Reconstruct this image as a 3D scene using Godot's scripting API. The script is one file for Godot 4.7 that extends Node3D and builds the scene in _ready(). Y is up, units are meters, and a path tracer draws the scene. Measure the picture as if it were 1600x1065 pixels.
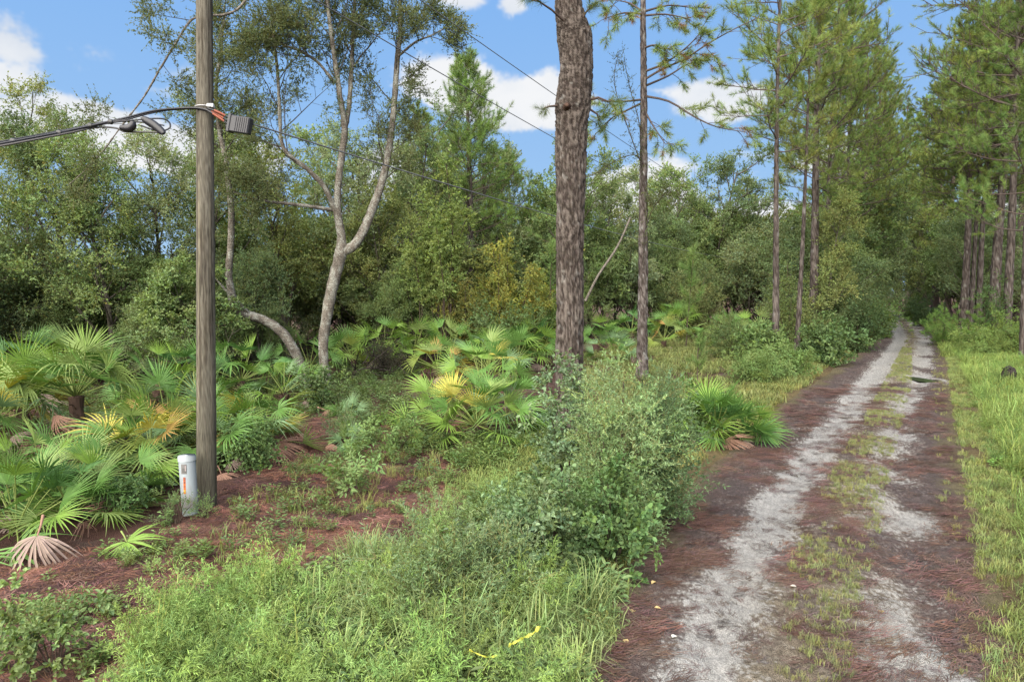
extends Node3D
# A sandy two-track lane through Florida pine flatwoods. Units are metres; the eye stands 3.1 m above the ground and looks along -z.

var rng := RandomNumberGenerator.new()
var soft := FastNoiseLite.new()
var grain := FastNoiseLite.new()
var used := {}
var M := {}      # materials
var S := {}      # leaf sprays, tufts, fronds: meshes shared by many plants

# ---------------------------------------------------------------- geometry helpers
class Shape:
	var v := PackedVector3Array()
	var n := PackedVector3Array()
	var c := PackedColorArray()
	var i := PackedInt32Array()

	func face(a: Vector3, b: Vector3, d: Vector3, col: Color) -> void:
		var k := v.size()
		v.append(a); v.append(b); v.append(d)
		c.append(col); c.append(col); c.append(col)
		i.append(k); i.append(k + 1); i.append(k + 2)

	func leaf(b: Vector3, dir: Vector3, up: Vector3, length: float, wide: float, col: Color, fine := false) -> void:
		var side := dir.cross(up).normalized()
		var top := side.cross(dir)
		var tip := b + dir * length - top * length * 0.12
		if fine:
			var l1 := b + dir * length * 0.28 + side * wide * 0.46 + top * wide * 0.16
			var l2 := b + dir * length * 0.66 + side * wide * 0.4 + top * wide * 0.12
			var r1 := b + dir * length * 0.28 - side * wide * 0.46 + top * wide * 0.16
			var r2 := b + dir * length * 0.66 - side * wide * 0.4 + top * wide * 0.12
			face(b, l1, l2, col); face(b, l2, tip, col); face(b, tip, r2, col); face(b, r2, r1, col)
		else:
			var l := b + dir * length * 0.45 + side * wide * 0.5 + top * wide * 0.15
			var r := b + dir * length * 0.45 - side * wide * 0.5 + top * wide * 0.15
			face(b, l, tip, col); face(b, tip, r, col)

	func tube(p: PackedVector3Array, r: PackedFloat32Array, sides: int, col: Color, lumps := 0.0, noise: FastNoiseLite = null) -> void:
		var k := v.size()
		var m := p.size()
		var x := Vector3.RIGHT
		for a in m:
			var t := (p[mini(a + 1, m - 1)] - p[maxi(a - 1, 0)]).normalized()
			x = (x - t * x.dot(t))
			if x.length() < 0.05:
				x = t.cross(Vector3(0.3, 0.2, 1.0))
			x = x.normalized()
			var y := t.cross(x)
			for s in sides:
				var q := TAU * s / sides
				var d := x * cos(q) + y * sin(q)
				var rr := r[a]
				if noise != null:
					rr *= 1.0 + lumps * noise.get_noise_3dv(p[a] * 2.0 + d * 0.7)
				v.append(p[a] + d * rr)
				n.append(d)
				c.append(col)
		for a in m - 1:
			for s in sides:
				var e := (s + 1) % sides
				var q0 := k + a * sides + s
				var q1 := k + a * sides + e
				var q2 := q0 + sides
				var q3 := q1 + sides
				i.append(q0); i.append(q2); i.append(q1)
				i.append(q1); i.append(q2); i.append(q3)
		var cap := v.size()
		v.append(p[m - 1] + (p[m - 1] - p[m - 2]).normalized() * r[m - 1] * 0.5)
		n.append((p[m - 1] - p[m - 2]).normalized())
		c.append(col)
		for s in sides:
			i.append(k + (m - 1) * sides + s); i.append(cap); i.append(k + (m - 1) * sides + (s + 1) % sides)

	func mesh() -> ArrayMesh:
		var a := []
		a.resize(Mesh.ARRAY_MAX)
		a[Mesh.ARRAY_VERTEX] = v
		if n.size() == v.size():
			a[Mesh.ARRAY_NORMAL] = n
		a[Mesh.ARRAY_COLOR] = c
		a[Mesh.ARRAY_INDEX] = i
		var out := ArrayMesh.new()
		out.add_surface_from_arrays(Mesh.PRIMITIVE_TRIANGLES, a)
		return out

class Growth:                                   # a plant while it grows: its wood and where its sprays sit
	var trunk := Shape.new()
	var limbs := Shape.new()
	var at: Array[Transform3D] = []
	var tint := PackedColorArray()

func rf(a: float, b: float) -> float:
	return rng.randf_range(a, b)

func rdir() -> Vector3:
	var y := rf(-1.0, 1.0)
	var q := rf(0.0, TAU)
	var h := sqrt(1.0 - y * y)
	return Vector3(h * cos(q), y, h * sin(q))

func basis_y(d: Vector3, roll: float, size: float) -> Basis:
	var x := d.cross(Vector3(0.31, 0.17, 0.93)).normalized()
	var z := x.cross(d)
	var x2 := x * cos(roll) + z * sin(roll)
	return Basis(x2 * size, d * size, x2.cross(d) * size)

func vary(c: Color, amount: float) -> Color:
	var k := rf(1.0 - amount, 1.0 + amount)
	return Color(c.r * k * rf(1.0 - amount * 0.4, 1.0 + amount * 0.4), c.g * k, c.b * k * rf(1.0 - amount * 0.4, 1.0 + amount * 0.4))

func numbered(called: String) -> String:
	if not used.has(called):
		used[called] = 0
		return called
	used[called] += 1
	return "%s_%03d" % [called, used[called]]

func tag(o: Node3D, label := "", category := "", group := "", kind := "") -> void:
	if label != "": o.set_meta("label", label)
	if category != "": o.set_meta("category", category)
	if group != "": o.set_meta("group", group)
	if kind != "": o.set_meta("kind", kind)

func stand(called: String, at: Vector3, label := "", category := "", group := "", kind := "") -> Node3D:
	var o := Node3D.new()
	o.name = numbered(called)
	add_child(o, true)
	o.position = at
	tag(o, label, category, group, kind)
	return o

func part(called: String, mesh: Mesh, mat: Material, parent: Node3D, kind := "") -> MeshInstance3D:
	var o := MeshInstance3D.new()
	o.name = called if parent != self else numbered(called)
	o.mesh = mesh
	o.material_override = mat
	parent.add_child(o, true)
	if kind != "": o.set_meta("kind", kind)
	return o

func many(called: String, mesh: Mesh, mat: Material, at: Array[Transform3D], tint: PackedColorArray, parent: Node3D) -> MultiMeshInstance3D:
	var mm := MultiMesh.new()
	mm.transform_format = MultiMesh.TRANSFORM_3D
	mm.use_colors = true
	mm.mesh = mesh
	mm.instance_count = at.size()
	for k in at.size():
		mm.set_instance_transform(k, at[k])
		mm.set_instance_color(k, tint[k])
	var o := MultiMeshInstance3D.new()
	o.name = called
	o.multimesh = mm
	o.material_override = mat
	parent.add_child(o, true)
	o.set_meta("kind", "stuff")
	return o

func along(p: PackedVector3Array, f: float) -> Array:
	var g := clampf(f, 0.0, 1.0) * (p.size() - 1)
	var k := mini(int(g), p.size() - 2)
	return [p[k].lerp(p[k + 1], g - k), (p[k + 1] - p[k]).normalized()]

func smooth(p: PackedVector3Array, steps: int) -> PackedVector3Array:
	var c := Curve3D.new()
	for k in p.size():
		var d := (p[mini(k + 1, p.size() - 1)] - p[maxi(k - 1, 0)]) / 6.0
		c.add_point(p[k], -d, d)
	var out := PackedVector3Array()
	for k in p.size() - 1:
		for s in steps:
			out.append(c.sample(k, float(s) / steps))
	out.append(p[p.size() - 1])
	return out

func taper(n: int, a: float, b: float, power := 1.0) -> PackedFloat32Array:
	var r := PackedFloat32Array()
	for k in n:
		r.append(lerpf(a, b, pow(float(k) / (n - 1), power)))
	return r

func resampled(a: PackedFloat32Array, n: int) -> PackedFloat32Array:
	var r := PackedFloat32Array()
	for k in n:
		var g := float(k) / (n - 1) * (a.size() - 1)
		var j := mini(int(g), a.size() - 2)
		r.append(lerpf(a[j], a[j + 1], g - j))
	return r

# ---------------------------------------------------------------- the lie of the land
var LEFT_EDGE := PackedVector2Array([Vector2(3.71, 0.074), Vector2(5.23, 0.535), Vector2(5.88, 0.741), Vector2(7.25, 1.313), Vector2(9.41, 2.360), Vector2(11.05, 3.182), Vector2(13.35, 4.529), Vector2(16.83, 6.567), Vector2(22.71, 10.182), Vector2(31.44, 15.837), Vector2(44.11, 23.746), Vector2(60.23, 33.229), Vector2(73.67, 40.752), Vector2(94.78, 52.128), Vector2(122.93, 66.768), Vector2(150.92, 79.117)])
var RIGHT_EDGE := PackedVector2Array([Vector2(3.71, 3.090), Vector2(5.23, 3.985), Vector2(5.88, 4.346), Vector2(7.25, 5.183), Vector2(9.41, 6.451), Vector2(11.05, 7.417), Vector2(13.35, 8.779), Vector2(16.83, 10.887), Vector2(22.71, 14.555), Vector2(31.44, 20.070), Vector2(44.11, 27.766), Vector2(60.23, 36.846), Vector2(73.67, 43.929), Vector2(94.78, 54.349), Vector2(122.93, 68.610), Vector2(150.92, 80.812)])
var LEFT_RUT := PackedVector2Array([Vector2(3.71, 0.772), Vector2(5.23, 1.452), Vector2(5.88, 1.757), Vector2(7.25, 2.459), Vector2(9.41, 3.739), Vector2(11.05, 4.689), Vector2(13.35, 6.064), Vector2(16.83, 8.257), Vector2(22.71, 11.918), Vector2(31.44, 17.406), Vector2(44.11, 25.197), Vector2(60.23, 33.907), Vector2(73.67, 41.235), Vector2(94.78, 52.572), Vector2(122.93, 67.228), Vector2(150.92, 79.541)])
var RIGHT_RUT := PackedVector2Array([Vector2(3.71, 2.464), Vector2(5.23, 3.302), Vector2(5.88, 3.627), Vector2(7.25, 4.330), Vector2(9.41, 5.514), Vector2(11.05, 6.385), Vector2(13.35, 7.637), Vector2(16.83, 9.755), Vector2(22.71, 13.633), Vector2(31.44, 18.945), Vector2(44.11, 26.772), Vector2(60.23, 35.716), Vector2(73.67, 43.100), Vector2(94.78, 53.727), Vector2(122.93, 68.149), Vector2(150.92, 80.530)])

func table(t: PackedVector2Array, f: float) -> float:
	if f <= t[0].x:
		return t[0].y + (t[1].y - t[0].y) / (t[1].x - t[0].x) * (f - t[0].x)
	for k in t.size() - 1:
		if f <= t[k + 1].x:
			return lerpf(t[k].y, t[k + 1].y, (f - t[k].x) / (t[k + 1].x - t[k].x))
	return t[t.size() - 1].y - (f - t[t.size() - 1].x) * 0.6

func height(x: float, z: float) -> float:
	return soft.get_noise_2d(x * 0.9, z * 0.9) * 0.10 + soft.get_noise_2d(x * 4.0 + 70.0, z * 4.0) * 0.03

func on_ground(p: Vector3) -> Vector3:
	return Vector3(p.x, height(p.x, p.z), p.z)

func road_share(x: float, z: float) -> float:        # metres inside the lane, negative outside
	var f := -z
	if f < 1.0 or f > 150.0:
		return -9.0
	return minf(x - table(LEFT_EDGE, f), table(RIGHT_EDGE, f) - x)

# ---------------------------------------------------------------- _ready
func _ready():
	rng.seed = 20
	soft.seed = 5; soft.frequency = 0.25; soft.fractal_octaves = 3
	grain.seed = 9; grain.frequency = 1.0; grain.fractal_octaves = 3
	set_camera_and_light()
	make_materials()
	make_sprays()
	build_ground()
	build_road()
	build_big_pine()
	build_pines()
	build_oaks()
	build_forest()
	build_pole()
	build_palmettos()
	build_shrubs()
	build_ground_cover()
	build_small_things()

func set_camera_and_light() -> void:
	var cam := Camera3D.new()
	cam.name = "camera"
	cam.fov = 53.05
	cam.position = Vector3(0, 3.1, 0)
	cam.rotation.x = -atan(77.5 / 1067.0)
	cam.far = 600.0
	add_child(cam)
	cam.current = true
	var env := Environment.new()
	env.background_mode = Environment.BG_SKY
	env.tonemap_mode = Environment.TONE_MAPPER_LINEAR
	env.tonemap_exposure = 2.75
	env.sdfgi_enabled = true
	env.ssao_enabled = true
	env.ssil_enabled = true
	var sky := Sky.new()
	var pano := PanoramaSkyMaterial.new()
	pano.panorama = ImageTexture.create_from_image(sky_image())
	sky.sky_material = pano
	env.sky = sky
	var we := WorldEnvironment.new()
	we.name = "world_environment"
	we.environment = env
	add_child(we)
	var sun := DirectionalLight3D.new()
	sun.name = "sun"
	sun.light_energy = 1.6
	sun.light_color = Color(1.0, 0.965, 0.91)
	sun.light_angular_distance = 90.0
	sun.shadow_enabled = true
	add_child(sun)
	sun.look_at_from_position(Vector3.ZERO, Vector3(0.4, -0.82, -0.85), Vector3.UP)

func sky_image() -> Image:
	# blue sky with broken fair-weather cloud, the same kind all round
	var w := 2560
	var h := 1280
	var im := Image.create(w, h, false, Image.FORMAT_RGBF)
	var puff := FastNoiseLite.new()
	puff.seed = 31; puff.frequency = 2.3; puff.fractal_octaves = 6
	puff.domain_warp_enabled = true; puff.domain_warp_amplitude = 0.12; puff.domain_warp_frequency = 3.0
	# banks of cloud: azimuth and height in degrees, half width, half height
	var banks := [[-35.2, 16.6, 2.4, 2.0], [-37, 13.6, 2.4, 0.9], [-30, 16.2, 3.6, 1.7], [-25, 15.2, 4.5, 1.8], [-20, 14.2, 3.5, 1.4], [-4.5, 16.0, 2.6, 1.7], [-0.5, 14.4, 3.8, 2.0], [3, 14.6, 2.2, 1.9], [-4, 22.6, 2.6, 1.3], [0, 22.0, 1.4, 0.9], [9, 22.6, 3.0, 1.7], [16.5, 14.7, 3.2, 1.3], [9, 8.6, 3.2, 1.6], [-32, 11.5, 6, 1.5], [-22, 10.5, 5, 1.6], [-9, 9, 6, 2.2], [37, 4.5, 4, 3.2], [22, 4.5, 4, 3.2], [30, 26, 3.5, 1.0], [26, 9, 3, 1.4], [-44, 18, 3, 2], [44, 15, 4, 2]]
	for y in h:
		var el := (0.5 - (y + 0.5) / h) * PI
		for x in w:
			var az := wrapf((x + 0.5) / w * TAU, -PI, PI)
			var c := Color(0.10, 0.13, 0.10)
			if el > -0.03:
				var up := maxf(sin(el), 0.0)
				var base := Color(0.47, 0.69, 0.91).lerp(Color(0.19, 0.43, 0.88), pow(clampf(up * 1.9, 0.0, 1.0), 0.62))
				var d := Vector3(cos(el) * sin(az), sin(el) * 2.2, -cos(el) * cos(az))
				var p := puff.get_noise_3dv(d)
				var a := rad_to_deg(az)
				var e := rad_to_deg(el)
				var bank := 0.0
				if absf(a) < 55.0 and e < 34.0:
					for b in banks:
						var q: float = pow((a - b[0]) / (b[2] * 1.25), 2.0) + pow((e - b[1]) / (b[3] * 1.2), 2.0)
						bank = maxf(bank, exp(-q))
				else:
					bank = clampf(puff.get_noise_3dv(d * 0.45 + Vector3(7, 3, 1)) * 1.8 + 0.25, 0.0, 1.0)
				var share := smoothstep(0.32, 0.54, bank * 0.8 + p * 1.05)
				var lit := clampf(0.62 + p * 1.3 + puff.get_noise_3dv(d + Vector3(0, 0.1, 0)) * 0.5, 0.0, 1.0)
				var cloud := Color(0.68, 0.74, 0.83).lerp(Color(0.95, 0.95, 0.95), lit)
				c = base.lerp(cloud, share * 0.94)
				c = Color(c.r, c.g, c.b)
			im.set_pixel(x, y, Color(c.r / 2.75, c.g / 2.75, c.b / 2.75))
	return im

func noise_texture(freq: float, octaves: int, ramp: Array, size := 512, kind := FastNoiseLite.TYPE_SIMPLEX_SMOOTH) -> NoiseTexture2D:
	var n := FastNoiseLite.new()
	n.noise_type = kind
	n.frequency = freq
	n.fractal_octaves = octaves
	n.seed = int(freq * 10000) + octaves
	var t := NoiseTexture2D.new()
	t.width = size
	t.height = size
	t.seamless = true
	t.noise = n
	if ramp.size():
		var g := Gradient.new()
		g.offsets = PackedFloat32Array(ramp[0])
		g.colors = PackedColorArray(ramp[1])
		t.color_ramp = g
	return t

func grey(v: float) -> Color:
	return Color(v, v, v)

func leaf_material(rough: float, through: float) -> StandardMaterial3D:
	var m := StandardMaterial3D.new()
	m.vertex_color_use_as_albedo = true
	m.roughness = rough
	m.metallic_specular = 0.28
	m.cull_mode = BaseMaterial3D.CULL_DISABLED
	m.backlight_enabled = true
	m.backlight = Color(through, through, through * 0.6)
	return m

func wood_material(ramp: Array, scale: Vector3, relief: float, freq := 0.02) -> StandardMaterial3D:
	var m := StandardMaterial3D.new()
	m.vertex_color_use_as_albedo = true
	m.roughness = 0.92
	m.metallic_specular = 0.25
	m.albedo_texture = noise_texture(freq, 5, ramp)
	m.uv1_triplanar = true
	m.uv1_scale = scale
	if relief > 0.0:
		m.heightmap_enabled = true
		m.heightmap_texture = noise_texture(freq, 5, [])
		m.heightmap_scale = relief
	return m

func make_materials() -> void:
	M.leaf = leaf_material(0.62, 0.85)
	M.needle = leaf_material(0.6, 0.6)
	M.grass = leaf_material(0.6, 0.6)
	M.frond = leaf_material(0.5, 0.6)
	M.frond.metallic_specular = 0.35
	M.dead = leaf_material(0.85, 0.2)
	M.litter = leaf_material(0.8, 0.0)
	M.bark = wood_material([[0.0, 0.35, 0.5, 0.7, 1.0], [grey(0.35), grey(0.55), grey(0.78), grey(0.92), grey(1.0)]], Vector3(3.0, 0.8, 3.0), 1.2)
	M.plate_bark = wood_material([[0.0, 0.4, 0.6, 1.0], [grey(0.6), grey(0.82), grey(0.95), grey(1.0)]], Vector3(5.0, 2.0, 5.0), 0.5, 0.03)
	M.lichen_bark = wood_material([[0.0, 0.38, 0.5, 0.58, 0.66, 1.0], [Color(0.42, 0.4, 0.38), Color(0.6, 0.58, 0.55), Color(0.74, 0.73, 0.7), Color(0.8, 0.8, 0.77), Color(1.0, 1.0, 0.98), Color(1.0, 1.0, 1.0)]], Vector3(3.2, 1.6, 3.2), 0.8, 0.025)
	M.pole = wood_material([[0.0, 0.35, 0.5, 0.62, 1.0], [Color(0.52, 0.5, 0.47), Color(0.72, 0.7, 0.66), Color(0.86, 0.84, 0.8), Color(0.95, 0.93, 0.88), Color(1.0, 1.0, 0.96)]], Vector3(9.0, 0.35, 9.0), 0.25, 0.02)
	M.ground = StandardMaterial3D.new()
	M.ground.vertex_color_use_as_albedo = true
	M.ground.roughness = 0.95
	M.ground.metallic_specular = 0.2
	M.ground.uv1_triplanar = true
	M.ground.uv1_world_triplanar = true
	M.ground.uv1_scale = Vector3(0.9, 0.9, 0.9)
	M.ground.albedo_texture = noise_texture(0.09, 5, [[0.0, 0.35, 0.55, 1.0], [grey(0.32), grey(0.66), grey(0.9), grey(1.0)]], 1024)
	M.ground.heightmap_enabled = true
	M.ground.heightmap_texture = noise_texture(0.06, 5, [], 1024)
	M.ground.heightmap_scale = 2.5
	M.plain = StandardMaterial3D.new()
	M.plain.vertex_color_use_as_albedo = true
	M.plain.roughness = 0.6
	M.rubber = StandardMaterial3D.new()
	M.rubber.vertex_color_use_as_albedo = true
	M.rubber.roughness = 0.45

# ---------------------------------------------------------------- leaves, needles, fronds, grass: the shared meshes
func spray(seed_: int, twigs: int, per: int, reach: float, ll: float, lw: float, fine := false, odd := 0.06, droop := 0.0) -> ArrayMesh:
	rng.seed = seed_
	var s := Shape.new()
	for t in twigs:
		var d := (rdir() + Vector3(0, 0.75, 0)).normalized()
		var far := reach * rf(0.55, 1.0)
		var bend := rdir() * 0.25
		var prev := Vector3.ZERO
		var p := PackedVector3Array()
		for k in 4:
			var g := k / 3.0
			p.append(d * far * g + bend * far * g * g - Vector3(0, droop * far * g * g, 0))
		for k in 3:
			var side := (p[k + 1] - p[k]).cross(Vector3(0.2, 0.4, 0.9)).normalized() * 0.004
			s.face(p[k] - side, p[k + 1], p[k] + side, Color(0.9, 0.62, 0.55))
		for k in per:
			var g := rf(0.18, 1.0)
			var at: Array = along(p, g)
			var out: Vector3 = (at[1] * 0.7 + rdir()).normalized()
			out = (out + Vector3(0, 0.1 - droop, 0)).normalized()
			var up := (Vector3.UP + rdir() * 0.9).normalized()
			var tone := rf(0.5, 1.45)
			var col := Color(tone * rf(0.88, 1.1), tone, tone * rf(0.8, 1.15))
			if rng.randf() < odd:
				col = Color(tone * 1.8, tone * 1.25, tone * 0.8)
			s.leaf(at[0], out, up, ll * rf(0.65, 1.2), lw * rf(0.75, 1.2), col, fine)
	return s.mesh()

func needle_tuft(seed_: int, count: int, length: float, wide: float, stem: float, dead := 0.04) -> ArrayMesh:
	rng.seed = seed_
	var s := Shape.new()
	s.face(Vector3(-0.006, -0.1, 0), Vector3(0.006, -0.1, 0), Vector3(0, stem, 0), Color(1.0, 0.6, 0.5))
	s.face(Vector3(0, -0.1, -0.006), Vector3(0, -0.1, 0.006), Vector3(0, stem, 0), Color(1.0, 0.6, 0.5))
	for k in count:
		var g := pow(float(k) / count, 0.8)
		var q := rf(0.0, TAU)
		var open := lerpf(1.35, 0.25, g) + rf(-0.2, 0.2)
		var d := Vector3(cos(q) * sin(open), cos(open), sin(q) * sin(open))
		var b := Vector3(0, stem * g, 0)
		var side := d.cross(rdir()).normalized() * wide * 0.5
		var l := length * rf(0.75, 1.1)
		var tip := b + d * l
		tip.y -= l * 0.12 * sin(open)
		var tone := rf(0.7, 1.3)
		var col := Color(tone * rf(0.92, 1.1), tone, tone * rf(0.9, 1.1))
		if rng.randf() < dead:
			col = Color(tone * 2.0, tone * 1.05, tone * 0.8)
		s.face(b - side, b + side, tip, col)
	return s.mesh()

func frond_blade(seed_: int, segments: int, sweep: float, radius: float, droop: float, fold: float, ragged := 0.0, half_width := 0.0125) -> ArrayMesh:
	# a palmetto leaf: stiff folded segments joined near the hub and split further out
	rng.seed = seed_
	var s := Shape.new()
	for k in segments:
		var a := lerpf(-sweep, sweep, (k + 0.5) / segments) + rf(-0.03, 0.03)
		if ragged > 0.0 and rng.randf() < ragged * 0.25:
			continue
		var l := radius * (1.0 - 0.22 * pow(absf(a) / sweep, 2.0)) * rf(0.88, 1.08)
		var dip := droop * rf(0.3, 2.0) + ragged * rf(0.0, 0.7)
		var twist := rf(-0.25, 0.25) * ragged
		var half := tan(sweep / segments)
		var tone := rf(0.82, 1.15)
		var last: Array = []
		for j in 6:
			var g: float = [0.03, 0.25, 0.48, 0.7, 0.88, 1.0][j]
			var r := l * g
			var w := minf(r * half * 1.1, half_width * radius / 0.55) * (1.0 if g < 0.55 else (1.0 - (g - 0.55) * 2.15))
			if g == 1.0: w = 0.001
			var aa := a + twist * g * g
			var mid := Vector3(sin(aa) * r, -dip * l * g * g * g + fold * r * (1.0 - cos(a)) * 0.5 + 0.06 * r, cos(aa) * r)
			var side := Vector3(cos(aa), 0, -sin(aa)) * w
			var rise := Vector3(0, w * 0.55, 0)
			var tip_brown := maxf(0.0, (g - 0.8) * 1.2) * rf(0.0, 1.0)
			var col := Color(tone * (1.0 + tip_brown), tone * (1.0 - 0.05 * tip_brown), tone * 0.95)
			var now := [mid - side + rise, mid, mid + side + rise, col]
			if last.size():
				for e in 2:
					var cc: Color = col if e == 0 else Color(col.r * 0.93, col.g * 0.93, col.b * 0.93)
					s.face(last[e], now[e], now[e + 1], cc)
					s.face(last[e], now[e + 1], last[e + 1], cc)
			last = now
	return s.mesh()

func grass_tuft(seed_: int, blades: int, tall: float, spread: float, wide: float, lean: float, straw := 0.12) -> ArrayMesh:
	rng.seed = seed_
	var s := Shape.new()
	for k in blades:
		var q := rf(0.0, TAU)
		var out := Vector3(cos(q), 0, sin(q))
		var b := Vector3(rf(-1, 1), 0, rf(-1, 1)) * spread
		var l := tall * rf(0.45, 1.15)
		var w := wide * rf(0.7, 1.2) * 0.5
		var side := Vector3(-out.z, 0, out.x) * w
		var o := lean * rf(0.3, 1.4)
		var p1 := b + Vector3(0, l * 0.5, 0) + out * l * o * 0.25
		var p2 := b + Vector3(0, l * (0.86 - o * 0.12), 0) + out * l * o * 0.62
		var tip := b + Vector3(0, l * (1.0 - o * 0.42), 0) + out * l * o * 1.0
		var tone := rf(0.7, 1.25)
		var col := Color(tone * rf(0.92, 1.12), tone, tone * rf(0.8, 1.1))
		if rng.randf() < straw:
			col = Color(tone * 1.9, tone * 1.15, tone * 1.1)
		s.face(b - side, b + side, p1 + side, col); s.face(b - side, p1 + side, p1 - side, col)
		s.face(p1 - side, p1 + side, p2 + side * 0.7, col); s.face(p1 - side, p2 + side * 0.7, p2 - side * 0.7, col)
		s.face(p2 - side * 0.7, p2 + side * 0.7, tip, col)
	return s.mesh()

func feather_plant(seed_: int, tall: float, stems: int, ll: float, lw: float) -> ArrayMesh:
	# dog fennel and ferns: arching stems, side sprigs, thread-like leaflets
	rng.seed = seed_
	var s := Shape.new()
	for t in stems:
		var q := rf(0.0, TAU)
		var out := Vector3(cos(q), 0, sin(q))
		var h := tall * rf(0.6, 1.1)
		var o := rf(0.15, 0.6)
		var p := PackedVector3Array()
		for k in 6:
			var g := k / 5.0
			p.append(out * h * o * g * g + Vector3(0, h * g * (1.0 - 0.2 * o * g), 0) + out * 0.05)
		for k in 5:
			var side := Vector3(-out.z, 0, out.x) * 0.004
			s.face(p[k] - side, p[k] + side, p[k + 1], Color(1.1, 0.8, 0.7))
		var tone0 := rf(0.8, 1.15)
		for k in 22:
			var g := 0.18 + 0.82 * k / 22.0
			var at: Array = along(p, g)
			var d: Vector3 = (rdir() + at[1] * 0.7).normalized()
			var sl := h * 0.24 * (1.15 - g * 0.75)
			for j in 7:
				var b: Vector3 = at[0] + d * sl * (j + 1) / 7.0
				var ld: Vector3 = (d * 0.8 + rdir()).normalized()
				var tone := tone0 * rf(0.75, 1.25)
				s.leaf(b, ld, Vector3.UP + rdir() * 0.5, ll * rf(0.7, 1.2), lw, Color(tone, tone, tone * rf(0.8, 1.1)))
	return s.mesh()

func herb(seed_: int, leaves: int, tall: float, ll: float, lw: float) -> ArrayMesh:
	rng.seed = seed_
	var s := Shape.new()
	for k in leaves:
		var g := rf(0.15, 1.0)
		var q := rf(0.0, TAU)
		var out := Vector3(cos(q), rf(0.0, 0.6), sin(q)).normalized()
		var b := Vector3(cos(q), 0, sin(q)) * rf(0.0, 0.5) * tall + Vector3(0, tall * g, 0)
		var tone := rf(0.7, 1.25)
		s.leaf(b, out, (Vector3.UP + rdir() * 0.5).normalized(), ll * rf(0.7, 1.25), lw * rf(0.8, 1.2), Color(tone * rf(0.92, 1.12), tone, tone * rf(0.85, 1.1)), true)
		if k % 3 == 0:
			s.face(b + Vector3(0.003, 0, 0), b - Vector3(0.003, 0, 0), Vector3(b.x * 0.3, 0, b.z * 0.3), Color(1.0, 0.8, 0.6))
	return s.mesh()

func litter(seed_: int, count: int, spread: float, length: float, wide: float, fan: float) -> ArrayMesh:
	rng.seed = seed_
	var s := Shape.new()
	for k in count:
		var q := rf(-fan, fan)
		var d := Vector3(cos(q), rf(-0.03, 0.05), sin(q))
		var b := Vector3(rf(-1, 1) * spread, rf(0.002, 0.014), rf(-1, 1) * spread)
		var l := length * rf(0.5, 1.2)
		var side := Vector3(-sin(q), 0, cos(q)) * wide * 0.5
		var bend := Vector3(-sin(q), 0, cos(q)) * l * rf(-0.12, 0.12)
		var tone := rf(0.55, 1.35)
		var col := Color(tone, tone * rf(0.85, 1.1), tone * rf(0.85, 1.1))
		s.face(b - side, b + side, b + d * l * 0.5 + bend + side, col)
		s.face(b - side, b + d * l * 0.5 + bend + side, b + d * l * 0.5 + bend - side, col)
		s.face(b + d * l * 0.5 + bend - side, b + d * l * 0.5 + bend + side, b + d * l, col)
	return s.mesh()

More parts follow.
